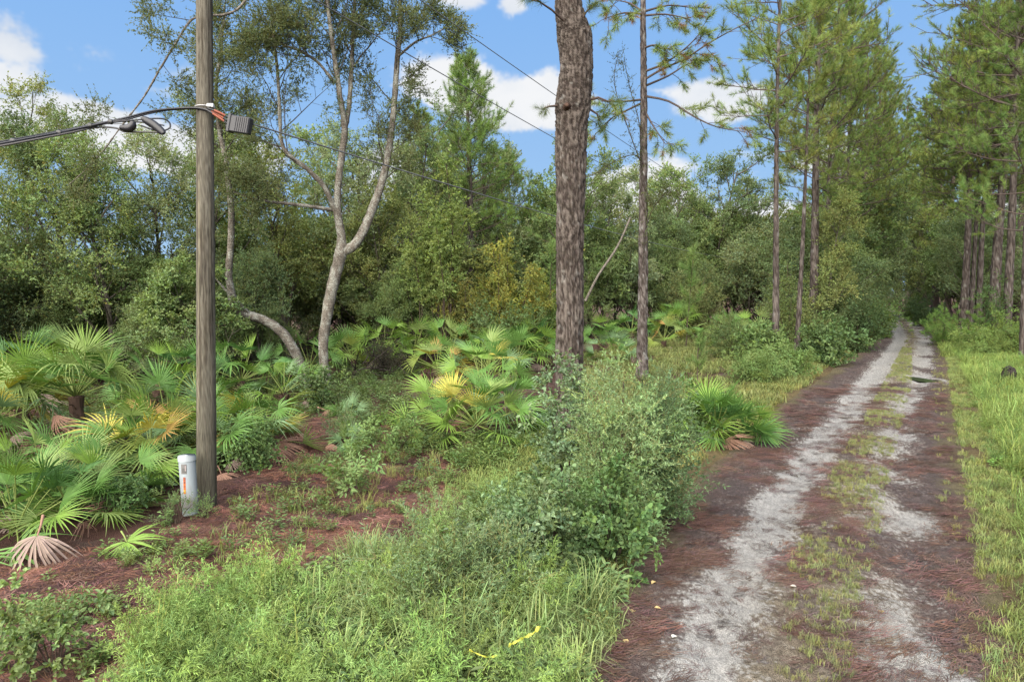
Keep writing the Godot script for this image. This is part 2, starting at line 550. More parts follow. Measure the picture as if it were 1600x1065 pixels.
func make_sprays() -> void:
	S.oak = [spray(101, 6, 12, 0.42, 0.062, 0.026), spray(102, 7, 11, 0.45, 0.06, 0.027)]
	S.oak_big = [spray(103, 7, 11, 0.72, 0.105, 0.05), spray(104, 8, 10, 0.75, 0.1, 0.052, false, 0.09)]
	S.oak_far = [spray(105, 7, 9, 1.0, 0.17, 0.085), spray(106, 7, 9, 1.05, 0.16, 0.09)]
	S.broad = [spray(107, 6, 10, 0.55, 0.13, 0.06, true), spray(108, 6, 10, 0.5, 0.12, 0.06, true, 0.16)]
	S.fine = [spray(109, 8, 14, 0.34, 0.05, 0.014, false, 0.03), spray(110, 8, 14, 0.36, 0.05, 0.016, false, 0.03)]
	S.round = [spray(111, 6, 9, 0.3, 0.065, 0.045, true, 0.05), spray(112, 6, 9, 0.32, 0.06, 0.042, true, 0.05)]
	S.tuft = [needle_tuft(121, 80, 0.24, 0.0045, 0.2), needle_tuft(122, 80, 0.22, 0.0045, 0.18, 0.12)]
	S.tuft_mid = [needle_tuft(123, 64, 0.22, 0.010, 0.2), needle_tuft(124, 64, 0.22, 0.010, 0.22, 0.1)]
	S.tuft_far = [needle_tuft(125, 56, 0.26, 0.017, 0.24), needle_tuft(126, 56, 0.26, 0.017, 0.24, 0.1)]
	S.frond = []
	for k in 7:
		S.frond.append(frond_blade(140 + k, 19 + (k * 5) % 7, [1.3, 1.75, 1.9, 1.55, 2.0, 1.2, 1.7][k], 0.58, [0.05, 0.16, 0.3, 0.1, 0.42, 0.22, 0.02][k], [0.2, 0.5, 0.35, 0.7, 0.2, 0.1, 0.9][k], [0.0, 0.05, 0.3, 0.0, 0.4, 0.12, 0.0][k]))
	S.frond_far = []
	for k in 3:
		S.frond_far.append(frond_blade(150 + k, 14, [1.5, 1.8, 1.3][k], 0.58, [0.1, 0.3, 0.05][k], [0.4, 0.3, 0.7][k], 0.0, 0.019))
	S.dead_frond = []
	for k in 3:
		S.dead_frond.append(frond_blade(160 + k, 20, 1.5, 0.52, 0.75, -0.4, 0.55))
	S.grass = [grass_tuft(171, 26, 0.2, 0.10, 0.008, 0.9), grass_tuft(172, 26, 0.17, 0.12, 0.007, 1.1, 0.25), grass_tuft(173, 22, 0.22, 0.09, 0.009, 0.7)]
	S.tall_grass = [grass_tuft(174, 30, 0.55, 0.10, 0.011, 0.8), grass_tuft(175, 26, 0.65, 0.12, 0.010, 1.0, 0.2)]
	S.far_grass = [grass_tuft(176, 26, 0.34, 0.25, 0.022, 0.8), grass_tuft(177, 26, 0.3, 0.28, 0.02, 1.0, 0.2)]
	S.feather = [feather_plant(181, 0.8, 4, 0.05, 0.008), feather_plant(182, 0.7, 5, 0.045, 0.009), feather_plant(183, 0.6, 4, 0.04, 0.010)]
	S.herb = [herb(191, 34, 0.24, 0.07, 0.036), herb(192, 30, 0.2, 0.055, 0.036), herb(193, 36, 0.3, 0.08, 0.028)]
	S.litter = [litter(196, 34, 0.14, 0.17, 0.0052, 0.6), litter(197, 34, 0.16, 0.16, 0.005, 1.4), litter(198, 28, 0.1, 0.19, 0.0058, 0.4)]
	rng.seed = 77

# ---------------------------------------------------------------- ground and lane
func steps(lo: float, hi: float, fine_lo: float, fine_hi: float, fine: float, growth: float) -> PackedFloat32Array:
	var a := PackedFloat32Array()
	var x := fine_lo
	while x < fine_hi:
		a.append(x); x += fine
	var s := fine
	while x < hi:
		a.append(x); s *= growth; x += s
	a.append(hi)
	var b := PackedFloat32Array()
	x = fine_lo - fine; s = fine
	while x > lo:
		b.append(x); s *= growth; x -= s
	b.append(lo)
	b.reverse()
	b.append_array(a)
	return b

func ground_color(x: float, z: float) -> Color:
	var n := soft.get_noise_2d(x * 3.0, z * 3.0)
	var m := grain.get_noise_2d(x * 1.1 + 40.0, z * 1.1)
	var g := grain.get_noise_2d(x * 7.0, z * 7.0)
	var red := Color(0.135, 0.075, 0.06)
	var dark := Color(0.10, 0.06, 0.05)
	var pale := Color(0.21, 0.165, 0.14)
	var c := red.lerp(dark, smoothstep(-0.1, 0.45, n + g * 0.4))
	c = c.lerp(pale, smoothstep(0.22, 0.5, m + g * 0.25) * 0.6)
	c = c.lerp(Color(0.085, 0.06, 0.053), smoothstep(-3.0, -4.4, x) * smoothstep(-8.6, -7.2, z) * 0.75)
	var d := road_share(x, z)
	if d > -1.6:
		c = c.lerp(Color(0.20, 0.165, 0.08).lerp(Color(0.14, 0.10, 0.06), smoothstep(-0.1, 0.4, n + g * 0.5)), smoothstep(-1.9, -0.6, d) * 0.8)
	return c

func sheet(rows: int, cols: int, v: PackedVector3Array, c: PackedColorArray) -> ArrayMesh:
	var n := PackedVector3Array()
	n.resize(v.size())
	var idx := PackedInt32Array()
	for r in rows:
		for k in cols:
			var o := r * cols + k
			var ax := v[r * cols + mini(k + 1, cols - 1)] - v[r * cols + maxi(k - 1, 0)]
			var az := v[mini(r + 1, rows - 1) * cols + k] - v[maxi(r - 1, 0) * cols + k]
			var q := az.cross(ax).normalized()
			n[o] = q if q.y > 0.0 else -q
			if r + 1 < rows and k + 1 < cols:
				if (az.cross(ax)).y > 0.0:
					idx.append_array([o, o + 1, o + cols, o + 1, o + cols + 1, o + cols])
				else:
					idx.append_array([o, o + cols, o + 1, o + 1, o + cols, o + cols + 1])
	var a := []
	a.resize(Mesh.ARRAY_MAX)
	a[Mesh.ARRAY_VERTEX] = v
	a[Mesh.ARRAY_NORMAL] = n
	a[Mesh.ARRAY_COLOR] = c
	a[Mesh.ARRAY_INDEX] = idx
	var out := ArrayMesh.new()
	out.add_surface_from_arrays(Mesh.PRIMITIVE_TRIANGLES, a)
	return out

func build_ground() -> void:
	var xs := steps(-300.0, 300.0, -9.0, 3.0, 0.07, 1.09)
	var zs := steps(-400.0, 60.0, -20.0, -4.5, 0.08, 1.09)
	var v := PackedVector3Array()
	var c := PackedColorArray()
	for z in zs:
		for x in xs:
			var d := road_share(x, z)
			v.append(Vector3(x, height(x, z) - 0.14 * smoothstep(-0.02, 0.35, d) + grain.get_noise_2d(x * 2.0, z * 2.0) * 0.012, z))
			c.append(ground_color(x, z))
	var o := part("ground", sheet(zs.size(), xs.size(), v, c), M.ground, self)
	tag(o, "reddish pine litter and dark soil under the plants", "ground", "", "structure")

func road_color(x: float, z: float, l: float, r: float, lr: float, rr: float) -> Color:
	var f := -z
	var n := grain.get_noise_2d(x * 0.9, z * 0.55)
	var s := grain.get_noise_2d(x * 2.2 + 9.0, z * 5.0)
	var g := grain.get_noise_2d(x * 11.0, z * 14.0)
	var speck := grain.get_noise_2d(x * 30.0 + 5.0, z * 24.0)
	var big := soft.get_noise_2d(x * 1.3, z * 0.9 + 30.0)
	var sand := Color(0.41, 0.40, 0.38)
	var dirty := Color(0.25, 0.225, 0.205)
	var red := Color(0.145, 0.104, 0.092)
	var plum := Color(0.118, 0.095, 0.092)
	var a := exp(-pow((x - lr) / lerpf(0.33, 0.44, smoothstep(6.0, 14.0, f)), 2.0)) * clampf(1.3 + big * 0.4, 1.05, 1.4)
	var b := exp(-pow((x - rr) / 0.5, 2.0)) * clampf(0.7 + big * 1.9, 0.2, 1.25)
	var mid := smoothstep(lr, lr + 0.5, x) * (1.0 - smoothstep(rr - 0.4, rr + 0.2, x))
	var k := maxf(a, b) + n * (0.45 - 0.2 * a) + s * 0.34 + g * 0.40 + speck * 0.30 + mid * 0.26
	k -= smoothstep(0.7, 0.0, x - l) * 0.35 + smoothstep(0.9, 0.0, r - x) * 0.45
	var c := plum.lerp(red, clampf(0.45 + n * 1.3 + g * 0.8 - smoothstep(1.2, 0.2, r - x) * 0.25, 0.0, 1.0))
	c = c.lerp(dirty, smoothstep(0.12, 0.46, k) * 0.75)
	c = c.lerp(sand, smoothstep(0.46, 0.66, k))
	var olive := mid * clampf(0.6 + big * 1.0 + n * 0.8, 0.0, 0.95) * (1.0 - smoothstep(0.5, 0.8, k) * 0.7)
	c = c.lerp(Color(0.27, 0.225, 0.15), olive * 0.8)
	var rim := smoothstep(0.55, 0.05, minf(x - l, r - x) + n * 0.5 + g * 0.25)
	c = c.lerp(Color(0.175, 0.15, 0.08), rim * 0.75)
	# the pale rim round the puddle
	var pp := Vector2((x - PUDDLE.x) / 0.46, (z - PUDDLE.z) / 1.25).length() + n * 0.22
	c = c.lerp(sand, exp(-pow((pp - 0.98) / 0.2, 2.0)) * 0.9)
	c = c.lerp(Color(0.07, 0.065, 0.045), smoothstep(0.85, 0.6, pp))
	return c * (1.0 + g * 0.25 + speck * 0.35)

var PUDDLE := Vector3(14.311, 0.000, -23.697)

func road_height(x: float, z: float, lr: float, rr: float) -> float:
	var pp := Vector2((x - PUDDLE.x) / 0.46, (z - PUDDLE.z) / 1.25).length()
	return height(x, z) + 0.03 - 0.06 * (exp(-pow((x - lr) / 0.3, 2.0)) + exp(-pow((x - rr) / 0.3, 2.0))) + grain.get_noise_2d(x * 3.0, z * 3.0) * 0.014 - 0.07 * smoothstep(1.15, 0.4, pp)

func build_road() -> void:
	var rows: Array[float] = []
	var f := 2.2
	while f < 150.0:
		rows.append(f)
		f += maxf(0.024, f * 0.0045)
	var cols := 190
	var v := PackedVector3Array()
	var c := PackedColorArray()
	for ff in rows:
		var l := table(LEFT_EDGE, ff) - 0.12
		var r := table(RIGHT_EDGE, ff) + 0.12
		var lr := table(LEFT_RUT, ff)
		var rr := table(RIGHT_RUT, ff)
		for k in cols:
			var x := lerpf(l, r, float(k) / (cols - 1))
			v.append(Vector3(x, road_height(x, -ff, lr, rr), -ff))
			c.append(road_color(x, -ff, l, r, lr, rr))
	var o := part("road", sheet(rows.size(), cols, v, c), M.ground, self)
	tag(o, "two-track lane of pale sand strewn with brown pine needles", "road", "", "structure")
	var s := Shape.new()
	var rim: Array[Vector3] = []
	for k in 40:
		var q := TAU * k / 40.0
		var w := 0.8 + 0.1 * sin(q * 3.0 + 1.0) + 0.06 * sin(q * 5.0)
		rim.append(Vector3(cos(q) * 0.46 * w, 0, sin(q) * 1.25 * w))
	for k in 40:
		s.face(Vector3.ZERO, rim[k], rim[(k + 1) % 40], Color(0.035, 0.04, 0.03))
	var water := StandardMaterial3D.new()
	water.vertex_color_use_as_albedo = true
	water.roughness = 0.04
	var p := part("puddle", s.mesh(), water, self)
	p.position = Vector3(PUDDLE.x, height(PUDDLE.x, PUDDLE.z) - 0.02, PUDDLE.z)
	tag(p, "small dark rain puddle with a pale sand rim in the right rut", "puddle", "", "structure")

# ---------------------------------------------------------------- growing wood and leaves
func shoot(b: Vector3, d: Vector3, length: float, segs: int, wiggle: float, lift: float) -> PackedVector3Array:
	var p := PackedVector3Array([b])
	var dir := d
	for k in segs:
		dir = (dir + rdir() * wiggle + Vector3(0, lift / segs, 0)).normalized()
		p.append(p[k] + dir * length / segs)
	return p

func put_sprays(t: Growth, p: PackedVector3Array, from: float, count: int, size: float, col: Color, jit: float) -> void:
	for k in count:
		var g := from + (1.0 - from) * (k + 1.0) / count
		var at := along(p, g)
		var d: Vector3 = (at[1] + rdir() * 0.7 + Vector3(0, 0.25, 0)).normalized()
		t.at.append(Transform3D(basis_y(d, rf(0, TAU), size * rf(0.7, 1.2)), at[0] + rdir() * size * 0.12))
		t.tint.append(vary(col, jit))

func sprout(t: Growth, p: PackedVector3Array, from: float, count: int, length: float, r: float, depth: int, o: Dictionary) -> void:
	var q := rf(0.0, TAU)
	for k in count:
		var g := clampf(from + (1.0 - from) * (k + rf(0.1, 0.9)) / count, 0.0, 0.99)
		var at := along(p, g)
		var axis: Vector3 = at[1]
		q += 2.4 + rf(-0.5, 0.5)
		var x := axis.cross(Vector3(0.2, 0.31, 0.93)).normalized()
		var y := x.cross(axis)
		var open := rf(o.open * 0.7, o.open * 1.3)
		var d := (axis * cos(open) + (x * cos(q) + y * sin(q)) * sin(open) + Vector3(0, o.lift * 0.3, 0)).normalized()
		var l := length * (1.15 - 0.55 * g) * rf(0.65, 1.2)
		var w := shoot(at[0], d, l, 4, o.wiggle, o.lift)
		var rr := r * rf(0.7, 1.1) * (1.1 - 0.5 * g)
		t.limbs.tube(w, taper(w.size(), rr, rr * 0.35), 5 if rr > 0.03 else 4, o.bark)
		if depth > 1:
			sprout(t, w, 0.3, o.kids, l * 0.55, rr * 0.5, depth - 1, o)
		put_sprays(t, w, 0.45 if depth == 1 else 0.8, o.per if depth == 1 else 1, o.size, o.col, o.jit)

func raise_plant(t: Growth, o: Node3D, leaf: Mesh, leaf_mat: Material, bark: Material, crown_name := "crown") -> void:
	if t.trunk.v.size(): part("trunk", t.trunk.mesh(), bark, o)
	if t.limbs.v.size(): part("limbs", t.limbs.mesh(), bark, o, "stuff")
	if t.at.size(): many(crown_name, leaf, leaf_mat, t.at, t.tint, o)

func broad_options(size: float, col: Color, bark: Color) -> Dictionary:
	return {"open": 0.85, "lift": 0.35, "wiggle": 0.22, "kids": 5, "per": 4, "size": size, "col": col, "jit": 0.25, "bark": bark}

func broad_tree(called: String, at: Vector3, tall: float, wide: float, leaf: Mesh, size: float, col: Color, limbs: int, from: float, seed_: int) -> Node3D:
	rng.seed = seed_
	var o := stand(called, on_ground(at) - Vector3(0, 0.06, 0))
	var t := Growth.new()
	var bark := Color(0.16, 0.145, 0.125)
	var p := shoot(Vector3.ZERO, Vector3(rf(-0.15, 0.15), 1, rf(-0.15, 0.15)).normalized(), tall * 0.86, 7, 0.10, 0.5)
	var r0 := tall * rf(0.011, 0.016)
	t.trunk.tube(smooth(p, 2), taper(15, r0, r0 * 0.2), 8, bark)
	sprout(t, p, from, limbs, wide * 0.55, r0 * 0.45, 2, broad_options(size, col, bark))
	put_sprays(t, p, 0.6, 8, size, col, 0.25)
	raise_plant(t, o, leaf, M.leaf, M.lichen_bark)
	return o

func pine_tree(called: String, at: Vector3, tall: float, r0: float, from: float, reach: float, boughs: int, tuft: Mesh, size: float, col: Color, seed_: int, lean := Vector3.ZERO) -> Node3D:
	rng.seed = seed_
	var o := stand(called, on_ground(at) - Vector3(0, 0.08, 0))
	var t := Growth.new()
	var bark := Color(0.125, 0.098, 0.084)
	var p := PackedVector3Array()
	var ph := rf(0, TAU)
	for k in 13:
		var g := k / 12.0
		p.append(Vector3(sin(g * 5.0 + ph) * tall * 0.004, tall * g, cos(g * 4.0 + ph) * tall * 0.004) + lean * g * g)
	var radii := PackedFloat32Array()
	for k in 25:
		var g := k / 24.0
		radii.append(r0 * (lerpf(1.0, 0.12, g) + 0.35 * exp(-g * 30.0)))
	var near := at.z > -56.0
	t.trunk.tube(smooth(p, 12) if near else smooth(p, 2), resampled(radii, 145) if near else radii, 28 if near else 10, bark, 0.10, grain)
	if near: roughen(t.trunk, 5.5, 1.6, 0.02, Color(0.10, 0.083, 0.073), Color(0.175, 0.148, 0.132), Color(0.04, 0.031, 0.027), 0.3)
	var q := rf(0, TAU)
	for k in boughs:
		var g := lerpf(from, 0.985, pow((k + rf(0.0, 0.8)) / boughs, 0.9))
		var at2 := along(p, g)
		q += 2.4 + rf(-0.4, 0.4)
		var u := (g - from) / (1.0 - from)
		var l := reach * (0.35 + 0.65 * sin(clampf(u * 0.85 + 0.18, 0.0, 1.0) * PI)) * rf(0.6, 1.15) * (1.0 - 0.45 * u)
		var d := Vector3(cos(q), lerpf(0.05, 0.9, u) + rf(-0.1, 0.2), sin(q)).normalized()
		var w := shoot(at2[0], d, l, 5, 0.16, rf(-0.1, 0.5))
		var rr := 0.012 + l * 0.009
		t.limbs.tube(w, taper(6, rr, rr * 0.3), 5, bark)
		var twigs := 4 + int(l * 3.4)
		for j in twigs:
			var e := lerpf(0.28, 1.0, (j + 1.0) / twigs)
			var at3 := along(w, e)
			var side: Vector3 = (at3[1] * 0.8 + rdir() * 0.9 + Vector3(0, 0.35, 0)).normalized()
			var tw := shoot(at3[0], side, l * rf(0.12, 0.3) + 0.1, 2, 0.2, 0.4)
			t.limbs.tube(tw, taper(3, rr * 0.4, rr * 0.25), 3, bark)
			for e2 in 2:
				var d2 := (tw[2] - tw[1]).normalized()
				if e2 == 1: d2 = (d2 + rdir() * 0.8).normalized()
				t.at.append(Transform3D(basis_y(d2, rf(0, TAU), size * rf(0.8, 1.2)), tw[2 - e2]))
				t.tint.append(vary(col, 0.38))
		t.at.append(Transform3D(basis_y((w[5] - w[4]).normalized(), rf(0, TAU), size * 1.1), w[5]))
		t.tint.append(vary(col, 0.2))
	raise_plant(t, o, tuft, M.needle, M.plate_bark)
	return o

func copy_of(o: Node3D, at: Vector3, turn: float, size: float) -> Node3D:
	var c: Node3D = o.duplicate()
	c.name = numbered(str(o.name).rstrip("0123456789").trim_suffix("_"))
	add_child(c, true)
	c.position = on_ground(at) - Vector3(0, 0.08, 0)
	c.rotation.y = turn
	c.scale = Vector3(size * rf(0.8, 1.25), size * rf(0.75, 1.25), size * rf(0.8, 1.25))
	for k in ["label", "category", "group", "kind"]:
		if c.has_meta(k): c.remove_meta(k)
	return c

func roughen(s: Shape, across: float, up: float, depth: float, plate_a: Color, plate_b: Color, deep: Color, lichen: float) -> void:
	# bark plates: the shape is pushed out in cells with cracks between, and coloured cell by cell
	var plates := FastNoiseLite.new()
	plates.noise_type = FastNoiseLite.TYPE_CELLULAR
	plates.cellular_return_type = FastNoiseLite.RETURN_DISTANCE2_SUB
	plates.cellular_jitter = 1.0
	plates.frequency = 1.0
	plates.seed = 4
	plates.domain_warp_enabled = true
	plates.domain_warp_amplitude = 0.45
	plates.domain_warp_frequency = 1.4
	var cell: FastNoiseLite = plates.duplicate()
	cell.cellular_return_type = FastNoiseLite.RETURN_CELL_VALUE
	for k in s.v.size() - 1:
		var d := s.n[k]
		var q := s.v[k]
		var u := Vector3(q.x * across, q.y * up, q.z * across)
		var fine := grain.get_noise_3dv(Vector3(q.x * 14.0, q.y * 7.0, q.z * 14.0))
		var e := plates.get_noise_3dv(u) + 1.0 + fine * 0.12
		var h := smoothstep(0.05, 0.34, e)
		s.v[k] = q + d * ((h - 0.7) * depth + fine * depth * 0.4)
		var tone := cell.get_noise_3dv(u) * 0.5 + 0.5
		var broad := grain.get_noise_3dv(q * 0.9)
		var plate := plate_a.lerp(plate_b, clampf(tone * 0.55 + fine * 0.7 + broad * 0.6 + 0.15, 0.0, 1.0))
		var c := deep.lerp(plate, h)
		var spot := grain.get_noise_3dv(q * 3.2 + Vector3(9, 4, 2))
		s.c[k] = c.lerp(Color(0.40, 0.41, 0.385), smoothstep(0.36, 0.52, spot + fine * 0.3) * lichen)
	s.n = PackedVector3Array()
	var st := SurfaceTool.new()
	st.create_from_arrays(arrays_of(s))
	st.generate_normals()
	s.n = st.commit_to_arrays()[Mesh.ARRAY_NORMAL]

# ---------------------------------------------------------------- the big pine in the middle
func build_big_pine() -> void:
	rng.seed = 300
	var foot := Vector3(1.177, 0.000, -13.924)
	var line := PackedVector3Array([Vector3(1.190, -0.035, -14.080), Vector3(1.188, 0.371, -14.080), Vector3(1.183, 1.178, -14.080), Vector3(1.195, 2.507, -14.080), Vector3(1.187, 3.819, -14.080), Vector3(1.188, 4.598, -14.080), Vector3(1.195, 5.626, -14.080), Vector3(1.203, 6.390, -14.080), Vector3(1.226, 6.833, -14.080), Vector3(1.275, 7.274, -14.080), Vector3(1.298, 7.651, -14.080), Vector3(1.256, 8.150, -14.080), Vector3(1.217, 8.337, -14.080), Vector3(1.117, 8.894, -14.080), Vector3(1.093, 9.755, -14.080), Vector3(1.109, 11.333, -14.080), Vector3(1.121, 13.474, -14.080)])
	var half := PackedFloat32Array([0.40, 0.315, 0.285, 0.28, 0.275, 0.28, 0.31, 0.325, 0.355, 0.335, 0.325, 0.345, 0.325, 0.257, 0.25, 0.225, 0.16])
	var o := stand("pine_tree", foot, "thick plated pine trunk with a crooked top standing mid-frame behind the shrubs", "tree")
	for k in line.size():
		line[k] -= foot
	line[0].y = -0.15
	var p := smooth(line, 26)
	var r := resampled(half, p.size())
	var s := Shape.new()
	s.tube(p, r, 90, Color.WHITE)
	roughen(s, 12.0, 2.6, 0.032, Color(0.085, 0.069, 0.059), Color(0.175, 0.148, 0.128), Color(0.034, 0.026, 0.022), 0.18)
	part("trunk", s.mesh(), M.plate_bark, o)
	# knots where boughs have fallen
	var knot := Shape.new()
	for b in [[Vector3(1.477, 8.270, -14.000), Vector3(0.6, 0.5, 0.5), 0.12, 0.12], [Vector3(1.084, 6.734, -13.750), Vector3(-0.1, 0.1, 1.0), 0.07, 0.1], [Vector3(1.508, 7.625, -14.000), Vector3(0.9, 0.2, 0.3), 0.08, 0.08]]:
		var d: Vector3 = b[1].normalized()
		var a: Vector3 = b[0] - foot
		knot.tube(PackedVector3Array([a - d * 0.12, a + d * 0.02, a + d * b[3] * 0.6]), PackedFloat32Array([b[2] * 1.4, b[2] * 1.05, b[2] * 0.7]), 12, Color(0.10, 0.06, 0.045), 0.4, grain)
	part("knots", knot.mesh(), M.plate_bark, o, "stuff")
	var t := Growth.new()
	var bark := Color(0.12, 0.09, 0.075)
	for w in [PackedVector3Array([Vector3(1.061, 8.392, -13.900), Vector3(0.765, 8.517, -13.600), Vector3(0.507, 8.550, -13.300), Vector3(0.261, 8.514, -13.100)]), PackedVector3Array([Vector3(1.337, 8.369, -14.000), Vector3(1.441, 8.536, -13.800), Vector3(1.554, 8.642, -13.700)]), PackedVector3Array([Vector3(0.924, 6.812, -14.000), Vector3(0.734, 6.747, -13.800), Vector3(0.603, 6.671, -13.700)]), PackedVector3Array([Vector3(1.565, 6.938, -14.000), Vector3(1.731, 6.975, -14.000), Vector3(1.938, 6.927, -14.100), Vector3(2.093, 6.952, -14.100)]), PackedVector3Array([Vector3(1.565, 6.775, -14.100), Vector3(1.733, 6.700, -14.200), Vector3(1.812, 6.571, -14.300)]), PackedVector3Array([Vector3(1.138, 9.595, -14.000), Vector3(1.584, 9.481, -13.500), Vector3(2.265, 9.224, -13.200)]), PackedVector3Array([Vector3(1.073, 9.960, -14.000), Vector3(0.490, 10.000, -13.600), Vector3(-0.240, 9.617, -13.300)]), PackedVector3Array([Vector3(1.106, 10.806, -14.000), Vector3(1.722, 11.754, -14.800), Vector3(2.494, 12.428, -15.500)]), PackedVector3Array([Vector3(1.103, 11.166, -14.000), Vector3(0.580, 11.145, -13.000), Vector3(0.000, 10.730, -12.000)]), PackedVector3Array([Vector3(1.111, 12.001, -14.000), Vector3(1.387, 11.805, -13.000), Vector3(1.886, 11.786, -12.500)])]:
		for k in w.size():
			w[k] -= foot
		t.limbs.tube(w, taper(w.size(), 0.028, 0.01), 6, bark)
		for k in 5:
			var at := along(w, 0.55 + 0.45 * k / 4.0)
			t.at.append(Transform3D(basis_y((at[1] + rdir() * 0.7).normalized(), rf(0, TAU), rf(0.75, 1.1)), at[0]))
			t.tint.append(vary(Color(0.10, 0.135, 0.045), 0.2))
	raise_plant(t, o, S.tuft[1], M.needle, M.plate_bark)

func arrays_of(s: Shape) -> Array:
	var a := []
	a.resize(Mesh.ARRAY_MAX)
	a[Mesh.ARRAY_VERTEX] = s.v
	a[Mesh.ARRAY_COLOR] = s.c
	a[Mesh.ARRAY_INDEX] = s.i
	return a

# ---------------------------------------------------------------- the slim pine to its right, and the pines along the lane
func build_pines() -> void:
	var green := Color(0.165, 0.225, 0.06)
	rng.seed = 410
	var foot := Vector3(4.674, 0.000, -24.406)
	var o := stand("pine_tree", foot, "slim dark pine with a bare lower trunk and ragged boughs right of the thick pine", "tree")
	var t := Growth.new()
	var bark := Color(0.105, 0.085, 0.075)
	var line := PackedVector3Array([Vector3(4.692, -0.012, -24.500), Vector3(4.693, 1.609, -24.500), Vector3(4.690, 3.442, -24.500), Vector3(4.665, 5.256, -24.500), Vector3(4.651, 7.050, -24.500), Vector3(4.638, 8.826, -24.500), Vector3(4.613, 10.582, -24.500), Vector3(4.566, 12.320, -24.500), Vector3(4.537, 14.467, -24.500), Vector3(4.523, 17.006, -24.500)])
	for k in line.size(): line[k] -= foot
	line[0].y = -0.1
	t.trunk.tube(smooth(line, 24), resampled(PackedFloat32Array([0.24, 0.185, 0.175, 0.16, 0.145, 0.13, 0.115, 0.10, 0.08, 0.03]), 217), 30, bark, 0.14, grain)
	roughen(t.trunk, 7.0, 2.0, 0.018, Color(0.10, 0.083, 0.075), Color(0.20, 0.175, 0.16), Color(0.04, 0.031, 0.027), 0.45)
	for w in [PackedVector3Array([Vector3(4.615, 10.473, -24.500), Vector3(5.194, 10.749, -24.200), Vector3(5.887, 10.994, -23.900), Vector3(6.635, 11.404, -23.500), Vector3(7.385, 11.749, -23.200), Vector3(8.045, 11.999, -23.000)]), PackedVector3Array([Vector3(4.622, 9.926, -24.500), Vector3(5.455, 9.696, -24.300), Vector3(6.278, 9.097, -24.000), Vector3(6.997, 8.705, -23.800), Vector3(7.918, 8.488, -23.600)]), PackedVector3Array([Vector3(4.618, 10.254, -24.500), Vector3(5.598, 10.779, -25.000), Vector3(6.401, 11.341, -25.500), Vector3(7.353, 11.688, -26.000)]), PackedVector3Array([Vector3(4.611, 10.757, -24.500), Vector3(5.257, 10.899, -24.000), Vector3(5.888, 11.279, -23.500), Vector3(6.173, 11.552, -23.000)]),
		PackedVector3Array([Vector3(4.601, 9.816, -24.500), Vector3(3.897, 9.696, -24.300), Vector3(3.202, 9.641, -24.100), Vector3(2.747, 9.786, -24.000)]), PackedVector3Array([Vector3(4.603, 9.706, -24.500), Vector3(4.094, 9.520, -24.800), Vector3(3.557, 9.280, -25.000), Vector3(3.127, 8.876, -25.200)]), PackedVector3Array([Vector3(4.583, 12.708, -24.500), Vector3(3.814, 12.555, -24.000), Vector3(3.160, 12.192, -23.500)]), PackedVector3Array([Vector3(4.584, 12.665, -24.500), Vector3(5.274, 12.591, -24.200), Vector3(5.931, 12.386, -24.000)]), PackedVector3Array([Vector3(4.582, 12.795, -24.500), Vector3(5.557, 13.212, -25.000), Vector3(6.480, 13.325, -25.500)]), PackedVector3Array([Vector3(4.583, 12.752, -24.500), Vector3(4.195, 13.278, -25.000), Vector3(3.700, 13.594, -25.500)]),
		PackedVector3Array([Vector3(4.599, 11.562, -24.500), Vector3(4.919, 11.495, -24.000), Vector3(5.272, 11.105, -23.600)]), PackedVector3Array([Vector3(4.628, 9.486, -24.500), Vector3(4.911, 8.888, -24.300), Vector3(5.324, 8.188, -24.100)]), PackedVector3Array([Vector3(4.565, 14.040, -24.500), Vector3(5.401, 13.771, -23.000), Vector3(6.164, 13.115, -22.000)]), PackedVector3Array([Vector3(4.559, 14.467, -24.500), Vector3(3.180, 14.411, -23.500), Vector3(2.285, 13.771, -23.000)]), PackedVector3Array([Vector3(4.544, 15.530, -24.500), Vector3(5.724, 16.917, -25.500), Vector3(6.766, 17.411, -26.000)]), PackedVector3Array([Vector3(4.538, 15.953, -24.500), Vector3(3.589, 16.861, -25.000), Vector3(2.915, 17.076, -25.000)])]:
		for k in w.size(): w[k] -= foot
		var sm := smooth(w, 3)
		t.limbs.tube(sm, taper(sm.size(), 0.045, 0.012), 5, bark)
		for k in 9:
			var g := 0.3 + 0.7 * k / 8.0
			var at := along(sm, g)
			var tw := shoot(at[0], (at[1] + rdir() * 0.9 + Vector3(0, -0.1, 0)).normalized(), rf(0.3, 0.8), 3, 0.25, -0.2)
			t.limbs.tube(tw, taper(4, 0.013, 0.006), 3, bark)
			for j in 3:
				t.at.append(Transform3D(basis_y(((tw[3] - tw[2]).normalized() + rdir() * 0.7).normalized(), rf(0, TAU), rf(0.95, 1.35)), tw[3 - j % 2]))
				t.tint.append(vary(green if rng.randf() > 0.14 else Color(0.2, 0.12, 0.05), 0.25))
	raise_plant(t, o, S.tuft_mid[1], M.needle, M.plate_bark)
	# a vine with small leaves climbs it
	var v := Growth.new()
